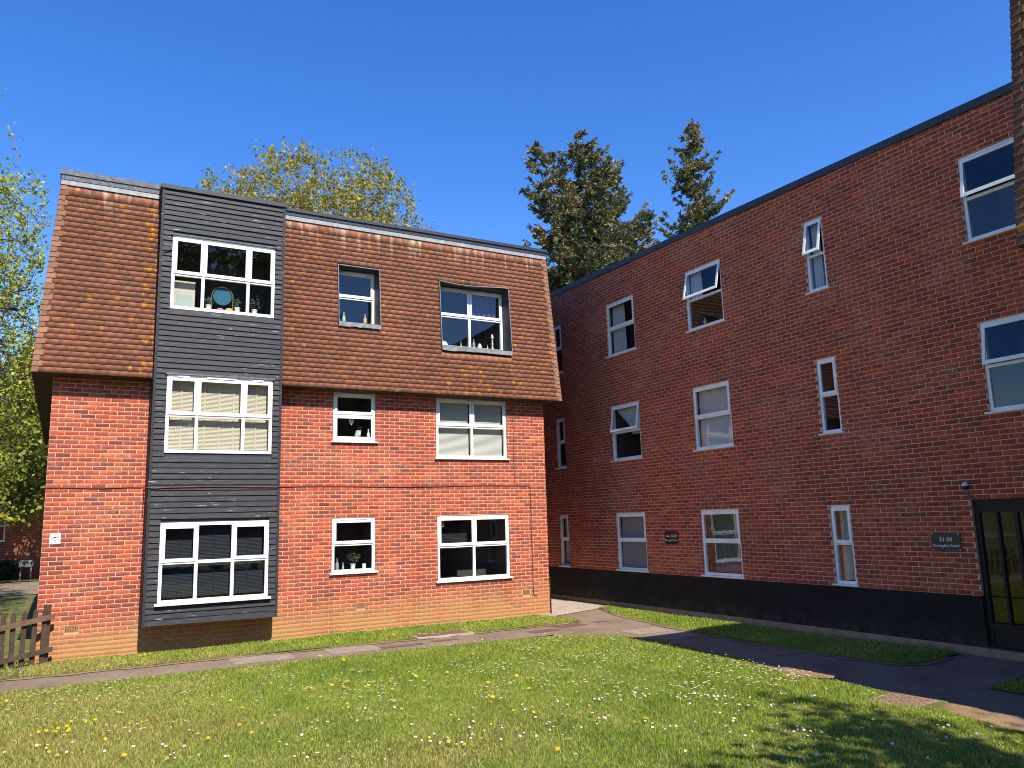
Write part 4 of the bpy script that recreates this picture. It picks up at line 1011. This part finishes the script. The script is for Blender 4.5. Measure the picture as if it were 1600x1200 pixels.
turned(FB, [(0.07, 0), (0.075, .035), (0.05, .06)], 2.78, 5.21, -0.09, 'yellow', 'bowl', 'yellow bowl below the blue glass disc', 'bowl')
spray(FB, 2.42, 5.21, -0.12, 0.08, 60, 'trailing plant to one side of the blue glass disc', col_=(0.15, 0.25, 0.22))
spray(FB, 2.93, 5.21, -0.12, 0.09, 60, 'spiky plant between the blue glass disc and the mullion', col_=(0.15, 0.25, 0.20))
spray(FB, 3.25, 5.21, -0.14, 0.15, 60, 'wispy plant in the end light of the top bay window', col_=(0.10, 0.12, 0.09))
turned(FR, VASE, 3.3, 5.15, -0.12, 'gold', 'vase', 'gilt vase in the wide tilted top window', 'vase')

# ------------------------------------------------------------------ grass blades, daisies, dandelions
def inside(P, poly):
    x, y = P[:, 0], P[:, 1]; r = np.zeros(len(P), bool); q = np.array(poly); j = len(q)-1
    for i in range(len(q)):
        a, b = q[i], q[j]
        cnd = ((a[1] > y) != (b[1] > y)) & (x < (b[0]-a[0])*(y-a[1])/(b[1]-a[1]+1e-12)+a[0]); r ^= cnd; j = i
    return r
def edge_dist(P, poly):
    q = np.array(poly, float); d = np.full(len(P), 1e9)
    for a, b in zip(q, np.roll(q, -1, 0)):
        ab = b-a; t = np.clip(((P-a)@ab)/(ab@ab), 0, 1); d = np.minimum(d, np.linalg.norm(P-(a+t[:, None]*ab), axis=1))
    return d
def vnoise(P, s, seed):
    r = np.random.default_rng(seed); out = np.zeros(len(P))
    for k in range(6):
        w = r.normal(0, s, 2); out += np.sin(P@w + r.uniform(0, 6.28))
    return out/6
def scatter(poly, n, zf, margin=120):
    q = np.array(poly); lo, hi = q.min(0), q.max(0); P = rng.uniform(lo, hi, (n, 2)); P = P[inside(P, poly)]
    Z = zf(P[:, 0], P[:, 1]); P3 = np.c_[P, Z]; x, y, z = project(P3)
    ok = (z > 1) & (x > -margin) & (x < 1600+margin) & (y < 1200+margin)
    return P3[ok]
zflat = lambda x, y: 0.020 + 0.010*np.sin(x*2.1)*np.sin(y*1.7+x)
def blades(name, poly, n, zf, hmul=1.0, seed=1):
    P = scatter(poly, n, zf); d = np.linalg.norm(P-CAM, axis=1)
    keep = rng.random(len(P)) < np.clip(9.0/d, 0.25, 1.0)**1.3
    e = edge_dist(P[:, :2], poly); keep &= rng.random(len(P)) < np.clip(e/0.10, 0.12, 1)
    P = P[keep]; d = d[keep]; k = len(P)
    dry = np.clip(0.5+1.1*vnoise(P[:, :2], 1.1, seed)+0.5*vnoise(P[:, :2], 4.0, seed+1)+np.clip((3.6-P[:, 0])/8, -0.5, 0.42) - 0.18, 0, 1)
    lush = np.clip(0.5+1.3*vnoise(P[:, :2], 2.3, seed+2), 0, 1)
    h = (0.018+0.026*rng.random(k)**1.5)*(0.7+0.6*lush)*hmul*np.clip(0.55+edge_dist(P[:, :2], poly)*1.5, 0.55, 1); wd = (0.0023+0.0014*rng.random(k))*np.clip(d/9.5, 1, 1.8)
    az = rng.uniform(0, 2*np.pi, k); lean = rng.uniform(0.15, 1.1, k)*h; la = rng.uniform(0, 2*np.pi, k)
    a = np.c_[np.cos(az)*wd, np.sin(az)*wd, np.zeros(k)]; L = np.c_[np.cos(la)*lean, np.sin(la)*lean, h]
    L2 = np.c_[np.cos(la)*lean*0.35, np.sin(la)*lean*0.35, h*0.6]
    V = np.stack([P-a, P+a, P+L2+a*0.8, P+L2-a*0.8, P+L], 1).reshape(-1, 3)
    b = (np.arange(k)*5)[:, None]
    tris = np.concatenate([b+np.array([[0, 1, 2]]), b+np.array([[0, 2, 3]]), b+np.array([[3, 2, 4]])], 1).reshape(-1, 3)
    green = np.array((0.275, 0.355, 0.034)); deep = np.array((0.175, 0.260, 0.024)); straw = np.array((0.42, 0.330, 0.100))
    c = green*(1-lush[:, None])+deep*lush[:, None]; dr = np.clip(dry*0.64+rng.normal(0, .2, k), 0, 0.9)[:, None]; c = c*(1-dr)+straw*dr
    c *= rng.uniform(0.7, 1.35, (k, 1))
    o = from_arrays(name, V, tris, 'blade', None, tint=np.repeat(c, 5, 0))
    return o
tag(blades('grass', LAWN, 2100000, gz, 0.88, 1), 'short sunlit lawn grass with dry straw patches in front of the blocks', 'grass', kind='stuff')
tag(blades('grass', STRIP, 70000, zflat, 1.3, 11), 'strip of grass along the foot of the sunlit brick wall', 'grass', kind='stuff')
tag(blades('grass', STRIPL, 120000, zflat, 1.2, 21), 'grass round the picket fence', 'grass', kind='stuff')
tag(blades('grass', SIDE, 60000, zflat, 1.4, 31), 'strip of grass along the black plinth', 'grass', kind='stuff')
tag(blades('grass', SIDE2, 16000, zflat, 1.0, 41), 'patch of grass in the shade beyond the door path', 'grass', kind='stuff')

def flower_mesh(kind, s):
    V = []; Fc = []; mi = []
    if kind == 'daisy':
        K = 11; R = 0.0125*s; hgt = 0.045*s
        for i in range(K):
            a = 2*math.pi*i/K; d = 0.75*math.pi/K; b = len(V)
            V += [(0.2*R*math.cos(a), 0.2*R*math.sin(a), hgt), (R*math.cos(a-d), R*math.sin(a-d), hgt+0.003), (R*1.08*math.cos(a), R*1.08*math.sin(a), hgt+0.002), (R*math.cos(a+d), R*math.sin(a+d), hgt+0.003)]
            Fc.append((b, b+1, b+2, b+3)); mi.append(0)
        b = len(V); V += [(0.38*R*math.cos(2*math.pi*i/6), 0.38*R*math.sin(2*math.pi*i/6), hgt+0.002) for i in range(6)]+[(0, 0, hgt+0.006)]
        for i in range(6): Fc.append((b+i, b+(i+1) % 6, b+6)); mi.append(1)
    else:
        R = 0.019*s; hgt = 0.05*s
        for ring, (rr, hh, K) in enumerate(((1.0, 0.0, 14), (0.72, 0.006, 12), (0.42, 0.010, 9))):
            for i in range(K):
                a = 2*math.pi*(i+.5*ring)/K; d = 0.8*math.pi/K; b = len(V)
                V += [(0.1*R*math.cos(a), 0.1*R*math.sin(a), hgt+hh*.6), (rr*R*math.cos(a-d), rr*R*math.sin(a-d), hgt+hh), (rr*R*1.1*math.cos(a), rr*R*1.1*math.sin(a), hgt+hh), (rr*R*math.cos(a+d), rr*R*math.sin(a+d), hgt+hh)]
                Fc.append((b, b+1, b+2, b+3)); mi.append(0)
    b = len(V); r = 0.0014
    V += [(r, 0, 0), (-r*.5, r, 0), (-r*.5, -r, 0), (r, 0, hgt), (-r*.5, r, hgt), (-r*.5, -r, hgt)]
    for i in range(3): Fc.append((b+i, b+(i+1) % 3, b+3+(i+1) % 3, b+3+i)); mi.append(2)
    return V, Fc, mi
MAT['petal'] = nmat('white_petal', (0.80, 0.79, 0.76), 0.7, 0.2); MAT['gold_eye'] = nmat('flower_eye', (0.70, 0.45, 0.03), 0.7, 0.2)
MAT['dandelion'] = nmat('dandelion_petal', (0.80, 0.50, 0.01), 0.7, 0.2); MAT['stalk'] = nmat('flower_stalk', (0.12, 0.18, 0.05), 0.8, 0.2)
def clustered(poly, zf, nc, per, spread, loose, rect=None):
    """flower places: clumps plus loose ones; rect (x0,x1,y0,y1) limits the clumps"""
    C_ = scatter(poly, nc*14, zf, 20)
    if rect: C_ = C_[(C_[:, 0] > rect[0]) & (C_[:, 0] < rect[1]) & (C_[:, 1] > rect[2]) & (C_[:, 1] < rect[3])]
    C_ = C_[:nc]; out = []
    for c in C_:
        k = rng.poisson(per)+1; out.append(c[:2]+rng.normal(0, 1, (k, 2))*np.array((spread*1.3, spread*0.8)))
    L_ = scatter(poly, loose*6, zf, 20)[:loose, :2]
    P = np.concatenate(out+[L_]); P = P[inside(P, poly) & (edge_dist(P, poly) > 0.04)]
    P = np.c_[P, zf(P[:, 0], P[:, 1])]; x, y, z = project(P)
    return P[(x > 0) & (x < 1600) & (y < 1195)]
D1 = clustered(LAWN, gz, 75, 10, 0.22, 420)
D1b = clustered(LAWN, gz, 30, 13, 0.24, 0, (4.6, 8.5, -9.2, -5.2))
D2 = clustered(STRIP, zflat, 8, 8, 0.16, 30); D3 = clustered(SIDE, zflat, 9, 8, 0.22, 30, (10, 11.7, -8.2, -4.2)); D4 = clustered(STRIPL, zflat, 4, 12, 0.12, 10)
DA = np.concatenate([D1, D1b, D2, D3, D4])
def put_flowers(kind, P, name, label, cat, group, mats, limit=300):
    dist = np.linalg.norm(P-CAM, axis=1); P = P[np.argsort(dist)]
    var = []
    for s in ((0.6, 0.75, 0.9, 1.0) if kind == 'daisy' else (0.65, 0.8, 0.95, 1.1)):
        V, Fc, mi = flower_mesh(kind, s); o = from_arrays(name, V, Fc, mats, None, mat_idx=mi); var.append(o.data); bpy.data.objects.remove(o)
    for p in P[:limit]:
        o = bpy.data.objects.new(name, var[int(rng.integers(4))]); col.objects.link(o); o.location = p
        o.rotation_euler = (rng.normal(-0.18, 0.2), rng.normal(0, 0.2), rng.uniform(0, 6.28)) if False else (rng.normal(0.25, 0.2), rng.normal(0, 0.2), rng.uniform(-0.6, 0.6))
        tag(o, label, cat, group)
    if len(P) > limit:
        V, Fc, mi = flower_mesh(kind, 1.0); V = np.array(V); AV = []; AF = []; AM = []
        for i, p in enumerate(P[limit:]):
            AV.append(V*rng.uniform(0.8, 1.2)+p); AF += [tuple(j+i*len(V) for j in f) for f in Fc]; AM += mi
        tag(from_arrays(name+'_patch', np.concatenate(AV), AF, mats, None, mat_idx=AM), 'far white daisies scattered through the turf', cat, kind='stuff')
put_flowers('daisy', DA, 'daisy', 'small white daisy growing in the lawn turf', 'daisy', 'daisies in the turf', ['petal', 'gold_eye', 'stalk'])
DN = clustered(LAWN, gz, 24, 3, 0.34, 24, (-0.6, 5.0, -9.5, -4.6)); DN2 = clustered(STRIP, zflat, 3, 2, 0.3, 4); DN3 = np.array([(5.05, -9.3), (4.9, -9.35), (3.95, -2.6), (6.75, -2.7)]); DN3 = np.c_[DN3, gz(DN3[:, 0], DN3[:, 1])]
put_flowers('dandelion', np.concatenate([DN, DN2, DN3]), 'dandelion', 'yellow dandelion flower standing in the grass', 'dandelion', 'dandelions in the grass', ['dandelion', 'gold_eye', 'stalk'])

# ------------------------------------------------------------------ trees
def unit(v): return v/(np.linalg.norm(v)+1e-9)
def leaf_quads(C_, size, tints, flat=0.0, aspect=0.6):
    k = len(C_); e = rng.normal(0, 1, (k, 3)); e[:, 2] *= (1-flat); e /= np.linalg.norm(e, axis=1)[:, None]
    f = rng.normal(0, 1, (k, 3)); f -= (f*e).sum(1)[:, None]*e; f /= np.linalg.norm(f, axis=1)[:, None]
    s = (size*rng.uniform(0.6, 1.3, k))[:, None]
    V = np.stack([C_-e*s*.5, C_+f*s*aspect*.5, C_+e*s*.5, C_-f*s*aspect*.5], 1).reshape(-1, 3)
    return V, (np.arange(k)*4)[:, None]+np.arange(4)[None], np.repeat(tints, 4, 0)

def deciduous(name, label, base, height, trunk_r, crown_r, seed, leaf=0.09, pal=((0.20, 0.21, 0.03), (0.14, 0.17, 0.03), (0.26, 0.23, 0.04)), clusters=6, per=9, cut_fn=None, crown0=0.3, group=None, limbs=10, spread=0.2, extra=(), fill=None):
    global rng
    old = rng; rng = np.random.default_rng(seed)
    base = np.array(base, float); wood = MB(); pts = []
    def branch(p, d, L, r, lvl):
        n_ = 5 if lvl < 2 else 4; P = [p]; q = p.copy(); dd = d.copy()
        for i in range(n_):
            dd = unit(dd + rng.normal(0, 0.13, 3) + np.array((0, 0, 0.06 if lvl else 0))); q = q+dd*L/n_; P.append(q)
        if cut_fn is None or lvl == 0 or cut_fn(P[-1]):
            wood.tube(P, list(np.linspace(r, r*0.35, n_+1)), 8 if lvl == 0 else (5 if lvl == 1 else 3), caps=False)
        if lvl == 3:
            for c in range(clusters):
                t = rng.uniform(0.15, 1.0); i = min(int(t*n_), n_-1); x = P[i]+(P[i+1]-P[i])*(t*n_-i)
                pts.append(x + rng.normal(0, spread*0.35, 3))
            return
        k = (limbs, 6, 5)[lvl]
        for c in range(k):
            t = (crown0+(1-crown0)*(c+rng.random())/k) if lvl == 0 else 0.25+0.75*(c+rng.random())/k
            t = min(t, 0.999); i = int(t*n_); x = P[i]+(P[i+1]-P[i])*(t*n_-i)
            ax = unit(P[i+1]-P[i]); rnd = rng.normal(0, 1, 3); side = unit(rnd-(rnd@ax)*ax)
            if lvl == 0:
                az = c*2.4+rng.uniform(-.4, .4); side = np.array((math.cos(az), math.sin(az), 0)); nd = unit(side*(1.0)+np.array((0, 0, 0.35+0.9*max(0, t-.45))))
                LL = crown_r*(1.05-0.55*abs(t-0.5)*1.2)*rng.uniform(.8, 1.15)
            else:
                nd = unit(ax*0.55+side*0.85); LL = L*rng.uniform(0.38, 0.6)*(1.15-0.4*t)
            branch(x, nd, LL, max(0.008, r*(0.42 if lvl else 0.34)), lvl+1)
    branch(base, np.array((0, 0, 1.0)), height, trunk_r, 0)
    for a, d, L_ in extra: branch(np.array(a, float), unit(np.array(d, float)), L_, 0.03, 2)
    if fill:
        fc, fr_, fn_, rag = fill; fc = np.array(fc, float); fr_ = np.array(fr_, float)
        # clumps through the crown's volume, denser to the outside, with lumpy outline and holes; each on its own twig
        q = rng.normal(0, 1, (fn_, 3)); q /= np.linalg.norm(q, axis=1)[:, None]
        lump = sum(np.sin(q@rng.normal(0, 3.2, 3)+rng.uniform(0, 6.28)) for _ in range(5))/5
        rad = (rng.random(fn_)**0.45)*(1+rag*lump); C1 = fc+q*rad[:, None]*fr_
        hole = sum(np.sin(C1@rng.normal(0, 1.5, 3)+rng.uniform(0, 6.28)) for _ in range(6))/6
        C1 = C1[hole > -0.16]
        if cut_fn is not None: C1 = C1[[bool(cut_fn(p)) for p in C1]]
        S = np.array(wood.V)[::3]
        for p in C1:
            dd_ = ((S-p)**2).sum(1); dd_[S[:, 2] > p[2]+0.3] += 4; j = int(dd_.argmin()); a = S[j]
            if dd_[j] < 9:
                mid = (a+p)/2+rng.normal(0, 0.12, 3)+np.array((0, 0, -0.08))
                wood.tube([a, mid, p], [0.014, 0.009, 0.004], 3, caps=False)
            pts.append(p)
    t = empty(name, base, label, 'tree', group)
    wood.F = wood.F
    from_arrays('trunk', np.array([(x, y, z) for x, y, z in wood.V]), wood.F, 'bark', t, smooth=True)
    C0 = np.array(pts)
    if cut_fn is not None: C0 = C0[[bool(cut_fn(p)) for p in C0]]
    C_ = np.repeat(C0, per, 0)+rng.normal(0, spread, (len(C0)*per, 3))
    if cut_fn is not None: C_ = C_[[bool(cut_fn(p)) for p in C_]]
    pal = np.array(pal); tint = pal[rng.integers(len(pal), size=len(C_))]*rng.uniform(.7, 1.25, (len(C_), 1))
    V, Fc, T = leaf_quads(C_, leaf, tint, 0.2, 0.7)
    from_arrays('crown', V, Fc, 'leaf', t, tint=T)
    rng = old
    return len(C_)

deciduous('spring_tree', 'spreading tree with fresh yellow green spring leaves rising behind the bay', (10.3, 21, 0), 13.0, 0.35, 5.6, 5, leaf=0.16, clusters=5, per=22, spread=0.17, limbs=14, fill=((10.3, 21, 12.8), (6.9, 5.5, 7.7), 4600, 0.17), cut_fn=lambda p: p[2] < 21.3 and ((p[0]-10.3)/7.6)**2+((p[2]-13.0)/8.3)**2 < 1,
          pal=((0.33, 0.28, 0.03), (0.27, 0.24, 0.035), (0.40, 0.32, 0.04), (0.20, 0.19, 0.035)))
deciduous('maple_tree', 'tall leafy green tree standing beside the block, overhanging the tarmac behind the fence', (-6.2, 9.5, 0), 15.0, 0.30, 6.2, 12, leaf=0.10, clusters=5, per=22, spread=0.15, limbs=18, crown0=0.10, fill=((-4.0, 9.5, 7.0), (4.2, 5.0, 5.5), 2800, 0.15),
          cut_fn=lambda p: p[0] < -0.5 and p[2] > 2.4 and (p[2] < 11.8 or (math.floor(p[0]*1.3)*7+math.floor(p[1]*1.3)*13+math.floor(p[2]*1.3)*29) % 4 == 0), pal=((0.35, 0.36, 0.04), (0.27, 0.30, 0.04), (0.44, 0.42, 0.045), (0.20, 0.23, 0.04)))
deciduous('small_tree', 'smaller green tree shading the dark brick block across the tarmac', (-3.6, 25.2, 0), 8.0, 0.2, 3.6, 44, leaf=0.2, clusters=4, per=10, spread=0.28, limbs=14, crown0=0.3,
          fill=((-3.0, 25.0, 6.4), (4.4, 2.6, 4.0), 1100, 0.15), pal=((0.30, 0.32, 0.04), (0.22, 0.25, 0.04), (0.14, 0.18, 0.035)))
deciduous('garden_tree', 'young tree behind the viewer whose crown throws dappled shade on the lawn', (6.9, -17.7, 0.2), 7.2, 0.16, 3.3, 33, leaf=0.17, clusters=4, per=5, spread=0.25, limbs=10, crown0=0.35,
          pal=((0.14, 0.17, 0.03), (0.10, 0.13, 0.03)))

def conifer(name, label, base, leaders, seed, low=3.0, dens=1.35):
    """leaders: (dx, dy, top z, start z, radius); tiers of drooping limbs that carry flat side twigs set with needles"""
    global rng
    old = rng; rng = np.random.default_rng(seed); base = np.array(base, float); wood = MB(); C_ = []; D_ = []; B_ = []
    for dx, dy, top, st, rad in leaders:
        P = [base+np.array((dx*t, dy*t, st+(top-st)*t)) for t in np.linspace(0, 1, 8)]
        wood.tube(P, list(np.linspace(0.26 if st < .1 else 0.10, 0.012, 8)), 7, caps=False)
        z = max(st, low); z0 = z
        while z < top-0.08:
            f = (z-st)/(top-st); ax = base+np.array((dx*f, dy*f, z)); rr = rad*((top-z)/(top-z0))**0.75*rng.uniform(.75, 1.15)+0.12
            for b in range(int(rng.integers(3, 6))):
                az = rng.uniform(0, 6.28); L = rr*rng.uniform(0.5, 1.2); d = np.array((math.cos(az), math.sin(az), rng.uniform(-0.02, 0.42)))
                K = 6; Q = np.array([ax+d*L*t+np.array((0, 0, -0.26*L*math.sin(t*math.pi*.9)*.7+0.22*L*t**3)) for t in np.linspace(0, 1, K)])
                wood.tube(list(Q), list(np.linspace(0.03, 0.006, K)), 3, caps=False)
                side = np.array((-d[1], d[0], 0)); side /= np.linalg.norm(side); dh = unit(d)
                for i in range(int(L*11*dens)+4):
                    t = rng.uniform(0.12, 1.0); j = min(int(t*(K-1)), K-2); x = Q[j]+(Q[j+1]-Q[j])*(t*(K-1)-j)
                    td = unit(dh*rng.uniform(.4, .9)+side*rng.choice((-1, 1))*rng.uniform(.5, 1.0)+np.array((0, 0, rng.uniform(-.45, .1)))) if t < 0.93 else dh
                    tl = np.clip(0.30*L*(1.1-t), 0.16, 0.75)*rng.uniform(.6, 1.2); m = int(tl*24*dens)+3
                    q = rng.random(m)[:, None]; C_.append(x+td*tl*q+np.array((0, 0, -0.18))*tl*q**2+rng.normal(0, 0.018, (m, 3))); D_.append(np.repeat(td[None], m, 0)); B_.append(np.full(m, t))
            z += rng.uniform(0.22, 0.46)
    C_ = np.concatenate(C_); D_ = np.concatenate(D_); B_ = np.concatenate(B_); k = len(C_)
    dd = D_+rng.normal(0, 0.5, (k, 3)); dd /= np.linalg.norm(dd, axis=1)[:, None]
    sd_ = np.cross(dd, rng.normal(0, 1, (k, 3))); sd_ /= np.linalg.norm(sd_, axis=1)[:, None]
    L = (0.20*rng.uniform(.6, 1.3, k))[:, None]
    V = np.stack([C_, C_+dd*L*.5+sd_*L*.20, C_+dd*L, C_+dd*L*.5-sd_*L*.20], 1).reshape(-1, 3)
    green = np.array(((0.120, 0.135, 0.058), (0.090, 0.115, 0.060), (0.155, 0.155, 0.062))); cone = np.array(((0.33, 0.235, 0.09), (0.25, 0.185, 0.075)))
    # brown cones hang in bunches on the outer twigs
    bunch = sum(np.sin(C_@rng.normal(0, 4.5, 3)+rng.uniform(0, 6.28)) for _ in range(6))/6
    isc = (bunch > 0.05) & (rng.random(k) < 0.75*B_+0.1)
    T = np.where(isc[:, None], cone[rng.integers(2, size=k)], green[rng.integers(3, size=k)])*rng.uniform(.65, 1.35, (k, 1))
    t = empty(name, base, label, 'tree')
    from_arrays('trunk', np.array(wood.V), wood.F, 'darkbark', t, smooth=True)
    from_arrays('crown', V, (np.arange(k)*4)[:, None]+np.arange(4)[None], 'needle', t, tint=np.repeat(T, 4, 0))
    rng = old
    return k
n1 = conifer('fir_tree', 'broad dark fir with several tops behind the meeting of the two blocks', (22.6, 15.3, 0),
        [(-0.4, 0, 21.3, 0, 4.9), (-3.6, -.3, 19.9, 9.0, 2.4), (1.7, .3, 20.2, 10.0, 2.2), (3.5, 0, 18.0, 9.5, 2.4), (-1.8, .4, 20.3, 11.0, 2.2), (4.3, -.3, 16.0, 8.5, 2.0)], 3, low=9.5)
n2 = conifer('fir_tree', 'slim pointed fir rising alone above the long flat roof', (29.2, 15.0, 0), [(0.1, 0, 23.5, 0, 3.0)], 9, low=13.5)
deciduous('oak_tree', 'tall tree on the far side of the green, behind the viewer', (7.5, -31, 0), 14, 0.4, 6.0, 71, leaf=0.4, clusters=3, per=8, spread=0.5, limbs=14,
          fill=((7.5, -31, 12.0), (6.5, 4.5, 7.5), 1300, 0.2), pal=((0.12, 0.15, 0.03), (0.08, 0.11, 0.03)))

# ------------------------------------------------------------------ beyond the left corner
FBk = Frame((0, 29.5, G), (1, 0, 0), (0, -1, 0))
Bb = empty('apartment_block', (-6, 33, 0), 'dark brick block in tree shade across the tarmac behind the fence', 'building')
MB().box(-22, 1.5, -0.95, 2.9, -9, 0).build('wall', 'farbrick', Bb, FBk)
MB().add([(-22.3, 2.9, .3), (1.8, 2.9, .3), (1.5, 6.5, 0), (-22, 6.5, 0), (-22.3, 2.9, -9.3), (1.8, 2.9, -9.3), (1.5, 6.5, -9), (-22, 6.5, -9)], [(0, 1, 2, 3), (1, 5, 6, 2), (4, 0, 3, 7), (0, 4, 5, 1), (3, 2, 6, 7)]).build('mansard_slope', 'soffit', Bb, FBk)
FBw = Frame((0, 29.49, G), (1, 0, 0), (0, -1, 0))
window(Bb, FBw, -3.4, -2.02, 0.9, 2.3, (-2.7,), 1.6, n=0.03, room=0, sill=True); window(Bb, FBw, -3.3, -2.22, -0.75, 0.75, (), 0.1, n=0.03, room=0)
poly_sheet('road', [(-40, 17.5), (1.6, 17.5), (1.6, 26), (-40, 26)], 0.004, 'tarmac')
poly_sheet('path', [(-5.5, 1.5), (-3.3, 1.5), (-1.75, 17.5), (-5.5, 17.5)], 0.008, 'tarmac')
HG = [(-30, 26.4), (1.4, 26.4), (1.4, 29.4), (-30, 29.4)]
poly_sheet('verge_grass', HG, 0.02, 'soil')
def shrub(x, y, r, h, seed, label):
    global rng
    old = rng; rng = np.random.default_rng(seed); k = 1400; d = rng.normal(0, 1, (k, 3)); d /= np.linalg.norm(d, axis=1)[:, None]
    c = np.array((x, y, h*.5))+d*np.array((r, r*.7, h*.5))*rng.uniform(.5, 1.05, (k, 1)); c = c[c[:, 2] > 0.02]
    V, Fc, T = leaf_quads(c, 0.13, np.array((0.045, 0.06, 0.02))*rng.uniform(.6, 1.7, (len(c), 1)))
    t = empty('shrub', (x, y, 0), label, 'shrub', 'shrubs under the shaded wall')
    mb = MB()
    for i in range(5): mb.tube([(x, y, 0), (x+rng.normal(0, r*.4), y+rng.normal(0, .2), h*.7)], [0.03, 0.008], 4)
    from_arrays('stems', np.array(mb.V), mb.F, 'darkbark', t); from_arrays('foliage', V, Fc, 'leaf', t, tint=T); rng = old
for i, (x, y, r, h) in enumerate(((-3.0, 28.6, .8, 1.1), (-1.9, 28.8, .6, 0.9), (-4.4, 28.6, .8, 1.2), (0.2, 28.7, .6, .8))): shrub(x, y, r, h, 60+i, ('wide dark shrub below the low window of the shaded block', 'narrow dark shrub between the low window and the grey board', 'tallest dark shrub at the foot of the shaded block', 'lowest dark shrub behind the corner of the sunlit block')[i])
t = empty('sign_board', (-1.0, 27.0, 0), 'small grey board on two posts across the tarmac', 'sign')
Fs = Frame((-1.0, 27.0, 0), (1, 0, 0), (0, -1, 0))
MB().box(-0.28, 0.28, 0.62, 0.92, 0, 0.03).build('panel', 'grey_trim', t, Fs); MB().box(-0.25, 0.25, 0.84, 0.90, 0.031, 0.035).build('strip', 'lead', t, Fs)
for x in (-0.22, 0.18): MB().box(x, x+.05, 0, 0.9, -0.04, -0.001).build('post', 'grey_trim', t, Fs)
# the far side of the green, seen only mirrored in the panes
FO = Frame((0, -48, G), (-1, 0, 0), (0, 1, 0))
O = empty('apartment_block', (5, -52, 0), 'brick block on the far side of the green, behind the viewer', 'building')
MB().box(-30, 22, -0.95, 3.9, -9, 0).build('wall', 'farbrick', O, FO)
MB().add([(-30.3, 3.9, .3), (22.3, 3.9, .3), (22, 7.4, 0), (-30, 7.4, 0), (-30.3, 3.9, -9.3), (22.3, 3.9, -9.3), (22, 7.4, -9), (-30, 7.4, -9)], [(0, 1, 2, 3), (1, 5, 6, 2), (4, 0, 3, 7), (0, 4, 5, 1), (3, 2, 6, 7)]).build('mansard_slope', 'soffit', O, FO)
